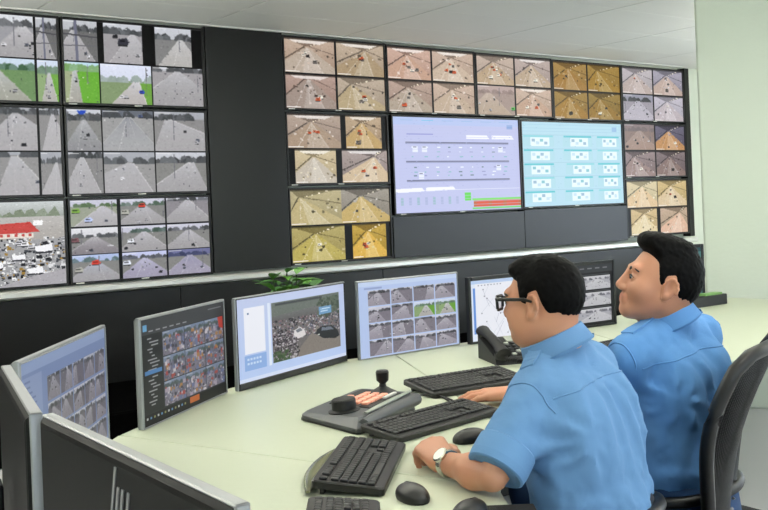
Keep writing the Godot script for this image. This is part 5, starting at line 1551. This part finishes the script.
		gn.set_meta("label", "black rimmed rectangular glasses")
		for e in [-1.0, 1.0]:
			var pn := MB.new()
			pn.flat([h * (Vector3(e * 0.013, 0.019, 0.1115) * s), h * (Vector3(e * 0.059, 0.019, 0.1015) * s), h * (Vector3(e * 0.057, -0.014, 0.1015) * s), h * (Vector3(e * 0.015, -0.014, 0.1115) * s)], hf)
			put(pn.mesh(), "lens", M.lens, gn)
	if S.get("watch", false):
		var wd: Vector3 = (S.wrL - S.elL).normalized()
		var wc: Vector3 = S.wrL - wd * 0.022
		var wb := MB.new()
		wb.lathe([Vector2(0.028, -0.009), Vector2(0.0315, -0.008), Vector2(0.0325, 0.0), Vector2(0.0315, 0.008), Vector2(0.028, 0.009)], Transform3D(Basis(Quaternion(Vector3.UP, wd)), wc), 28)
		var wn: MeshInstance3D = holder.call(wb.mesh(), "wristwatch", M.watch_steel)
		var out: Vector3 = S.watch_out
		out = (out - wd * out.dot(wd)).normalized()
		var dial := MB.new()
		dial.lathe([Vector2(0.019, -0.004), Vector2(0.0195, 0.002), Vector2(0.0165, 0.005)], Transform3D(Basis(Quaternion(Vector3.UP, out)), wc + out * 0.032), 24)
		put(dial.mesh(), "watch_case", M.watch_steel, wn)
		var fc := MB.new()
		fc.lathe([Vector2(0.0165, 0.0045), Vector2(0.0001, 0.0047)], Transform3D(Basis(Quaternion(Vector3.UP, out)), wc + out * 0.032), 24)
		put(fc.mesh(), "watch_face", M.watch_face, wn)

func build_people() -> void:
	person("man in a light blue shirt with black glasses and wristwatch, leaning on the console", {
		"yoke": 0.085, "waist": Vector3(1.725, 0.667, -1.545), "jowl": 1.0, "in_left": 0.035, "nape": 0.058, "temple": 0.028, "brow_line": 0.074, "tuck": -0.10, "neck": Vector3(1.690, 1.022, -1.613), "face": Vector3(-0.23, 0, -0.97), "half": 0.152, "rw": 0.128, "rc": 0.112,
		"head": far(543, 301, 2.3), "head_face": Vector3(-0.29, -0.05, -0.95), "scale": 0.905, "hair_thick": 0.006, "side": 0.8, "quiff": false,
		"elL": Vector3(1.432, 0.787, -1.568), "wrL": Vector3(1.463, 0.776, -1.765), "dirL": Vector3(0.27, 0.30, -0.93), "upL": Vector3(-0.25, 1, 0.1), "bendL": [0.75, 0.85, 0.5],
		"elR": Vector3(2.02, 0.74, -1.70), "wrR": Vector3(2.01, 0.60, -1.86), "dirR": Vector3(0.15, -0.25, -0.9), "upR": Vector3(0, 1, -0.2), "bendR": [0.2, 0.3, 0.2],
		"sleeve": 0.94, "cloth": M.shirt_light, "trousers": M.trousers, "pleats": [Vector3(-0.06, -0.32, 0.006), Vector3(-0.025, -0.26, 0.007), Vector3(0.02, -0.15, 0.005), Vector3(0.06, 0.05, 0.003)], "fold_seed": 0.0, "knee": 0.50, "collar_up": 0.027,
		"glasses": true, "watch": true, "watch_out": Vector3(-0.7, 0.75, 0.1),
	})
	person("man in a shade-tinted blue shirt with a quiff, looking up at the video wall", {
		"yoke": 0.085, "waist": Vector3(2.27, 0.605, -1.70), "in_left": 0.0, "nape": 0.055, "temple": 0.018, "brow_line": 0.083, "tuck": 0.04, "neck": Vector3(2.250, 1.025, -1.725), "face": Vector3(-0.10, 0, -1.0), "half": 0.175, "rw": 0.122, "rc": 0.112,
		"head": far(660, 284, 2.7), "head_face": Vector3(-0.756, 0.28, -0.653), "scale": 0.99, "hair_thick": 0.008, "side": 0.35, "quiff": true,
		"elL": Vector3(2.30, 0.775, -2.01), "wrL": Vector3(2.165, 0.772, -2.255), "dirL": Vector3(-0.69, 0.06, -0.55), "upL": Vector3(0.1, 1, 0.2), "bendL": [0.18, 0.35, 0.25],
		"elR": Vector3(2.60, 0.74, -1.93), "wrR": Vector3(2.50, 0.772, -2.20), "dirR": Vector3(-0.3, 0.06, -0.95), "upR": Vector3(0, 1, 0), "bendR": [0.18, 0.35, 0.25],
		"sleeve": 0.85, "cloth": M.shirt_shaded, "trousers": M.trousers_blue, "pleats": [Vector3(0.05, -0.42, 0.007), Vector3(-0.05, -0.2, 0.004), Vector3(0.10, 0.1, 0.004)], "fold_seed": 31.0, "knee": 0.52, "collar_up": 0.024,
	})

# ---------------------------------------------------------------- chairs
func chair_base(o: Node3D, seat: float) -> void:
	var s := MB.new()
	var rings := []
	for e in [[0.19, seat - 0.07], [0.225, seat - 0.055], [0.235, seat - 0.02], [0.225, seat - 0.004], [0.19, seat]]:
		var ring := []
		for i in 28:
			var a := TAU * i / 28.0
			ring.append(Vector3(sign(cos(a)) * pow(abs(cos(a)), 0.6) * e[0], e[1], sign(sin(a)) * pow(abs(sin(a)), 0.6) * e[0]))
		rings.append(ring)
	s.loft(rings)
	put(s.mesh(), "seat", M.chair_fabric, o)
	var c := MB.new()
	c.lathe([Vector2(0.02, 0.06), Vector2(0.035, 0.07), Vector2(0.035, 0.22), Vector2(0.022, 0.23), Vector2(0.022, seat - 0.09), Vector2(0.08, seat - 0.08), Vector2(0.08, seat - 0.06)], Transform3D.IDENTITY, 18)
	put(c.mesh(), "gas_column", M.chair_frame, o)
	for i in 5:
		var a := TAU * i / 5.0 + 0.3
		var d := Vector3(cos(a), 0, sin(a))
		var l := MB.new()
		l.tube([d * 0.02 + Vector3(0, 0.10, 0), d * 0.16 + Vector3(0, 0.092, 0), d * 0.29 + Vector3(0, 0.072, 0)], [0.026, 0.021, 0.015], 8, true, 0.8)
		put(l.mesh(), "leg", M.chair_frame, o)
		var w := MB.new()
		for k in [-1.0, 1.0]:
			w.lathe([Vector2(0.001, -0.008), Vector2(0.027, -0.008), Vector2(0.029, 0.0), Vector2(0.027, 0.008), Vector2(0.001, 0.008)], Transform3D(Basis(d, PI / 2) * Basis(Vector3.UP, 0.0), d * 0.29 + Vector3(0, 0.029, 0) + d.cross(Vector3.UP) * 0.013 * k) * Transform3D(Basis.IDENTITY, Vector3.ZERO), 16)
		put(w.mesh(), "castor", M.chair_frame, o)
func build_chairs() -> void:
	# mesh backed chair of the second operator: x across, z from back to front
	var T := far(768, 345, 2.55)
	var B := far(716, 524, 2.55)
	var fc := Vector3(-0.393, 0, -0.918).normalized()
	var wx := Vector3.UP.cross(fc).normalized()
	var pos := Vector3(2.29, 0, -1.72)
	var o := thing("office_chair", "black high-backed mesh office chair behind the second operator", "chair", pos)
	chair_base(o, 0.475)
	var t := T - pos
	var b := B - pos
	var rim := []
	var up := (t - b)
	var shape := func(v: float) -> float: # half width by height
		return lerpf(0.125, 0.225, smoothstep(0.0, 0.75, v)) * (1.0 if v < 0.9 else sqrt(max(0.0, 1.0 - pow((v - 0.9) / 0.13, 2.0) * 0.55)))
	var bow := func(x: float, v: float) -> Vector3: # the back wraps round a little and bends at the loins
		return b + up * v + wx * x + fc * (0.9 * x * x + 0.05 * sin(v * PI) * 0.6 - 0.02)
	for i in 15:
		var v := i / 14.0
		rim.append(bow.call(shape.call(v), v))
	for i in 9:
		var x: float = lerpf(shape.call(1.0), -shape.call(1.0), (i + 1) / 10.0)
		rim.append(bow.call(x, 1.0 + 0.025 * (1.0 - pow(x / 0.2, 2.0))))
	for i in 15:
		var v := 1.0 - i / 14.0
		rim.append(bow.call(-shape.call(v), v))
	var fr := MB.new()
	var closed := rim.duplicate()
	closed.append(rim[0])
	fr.tube(closed, 0.018, 8)
	var back := put(fr.mesh(), "backrest", M.chair_frame, o)
	# woven strands of the mesh
	var ms := MB.new()
	for i in 62:
		var v := (i + 0.5) / 62.0
		var row := []
		for k in 9: row.append(bow.call(lerpf(-1.0, 1.0, k / 8.0) * shape.call(v), v))
		ms.tube(row, 0.0052, 4, false, 0.35, fc)
	for i in 38:
		var x := lerpf(-1.0, 1.0, (i + 0.5) / 38.0)
		var line := []
		for k in 9:
			var v := k / 8.0
			line.append(bow.call(x * shape.call(v), v) - fc * 0.003)
		ms.tube(line, 0.0040, 4, false, 0.35, fc)
	put(ms.mesh(), "mesh_weave", M.chair_frame, back).set_meta("kind", "stuff")
	var sp := MB.new()
	sp.tube(spline([Vector3(0, 0.41, 0), Vector3(b.x * 0.6, 0.40, b.z * 0.6), Vector3(b.x, 0.47, b.z) - fc * 0.0, b + up * 0.04 + fc * 0.0], 12), 0.02, 8)
	put(sp.mesh(), "back_bracket", M.chair_frame, o)
	# low backed chair of the first operator
	var p1 := Vector3(1.735, 0, -1.52)
	var q := thing("office_chair", "black low office chair under the first operator", "chair", p1)
	chair_base(q, 0.455)
	var f1 := Vector3(-0.23, 0, -0.97).normalized()
	var w1 := Vector3.UP.cross(f1).normalized()
	var lb := MB.new()
	var rings := []
	for e in [[0.0, 0.05], [0.008, 0.075], [0.035, 0.075], [0.043, 0.05]]:
		var ring := []
		for i in 24:
			var a := TAU * i / 24.0
			var x: float = sign(cos(a)) * pow(abs(cos(a)), 0.6) * (0.10 + e[1])
			ring.append(-f1 * (0.20 - 1.2 * x * x + e[0]) + w1 * x + Vector3(0, 0.575 + sign(sin(a)) * pow(abs(sin(a)), 0.6) * e[1], 0))
		rings.append(ring)
	lb.loft(rings)
	put(lb.mesh(), "backrest", M.chair_fabric, q)
	var sb := MB.new()
	sb.tube(spline([Vector3(0, 0.39, 0), -f1 * 0.22 + Vector3(0, 0.40, 0), -f1 * 0.235 + Vector3(0, 0.57, 0)], 10), 0.016, 8)
	put(sb.mesh(), "back_bracket", M.chair_frame, q)

func _ready() -> void:
	rng.seed = 20240611
	var cam := Camera3D.new()
	cam.name = "camera"
	cam.position = EYE
	cam.basis = cam_basis
	cam.near = 0.05; cam.far = 60.0
	cam.projection = Camera3D.PROJECTION_FRUSTUM
	cam.size = cam.near * 510.0 / FOCAL
	cam.frustum_offset = Vector2(0, -cam.near * (255.0 - CY) / FOCAL)
	add_child(cam)
	cam.current = true
	var we := WorldEnvironment.new()
	we.name = "world"
	var env := Environment.new()
	env.background_mode = Environment.BG_COLOR
	env.background_color = Color(0.75, 0.8, 0.85)
	env.background_energy_multiplier = 6.5
	env.tonemap_mode = Environment.TONE_MAPPER_LINEAR
	env.tonemap_exposure = 1.0
	env.sdfgi_enabled = true; env.ssao_enabled = true; env.ssil_enabled = true
	we.environment = env
	add_child(we)
	make_materials()
	build_lights()
	build_room()
	build_desk()
	build_wall_displays()
	build_monitors()
	build_desk_things()
	build_people()
	build_chairs()
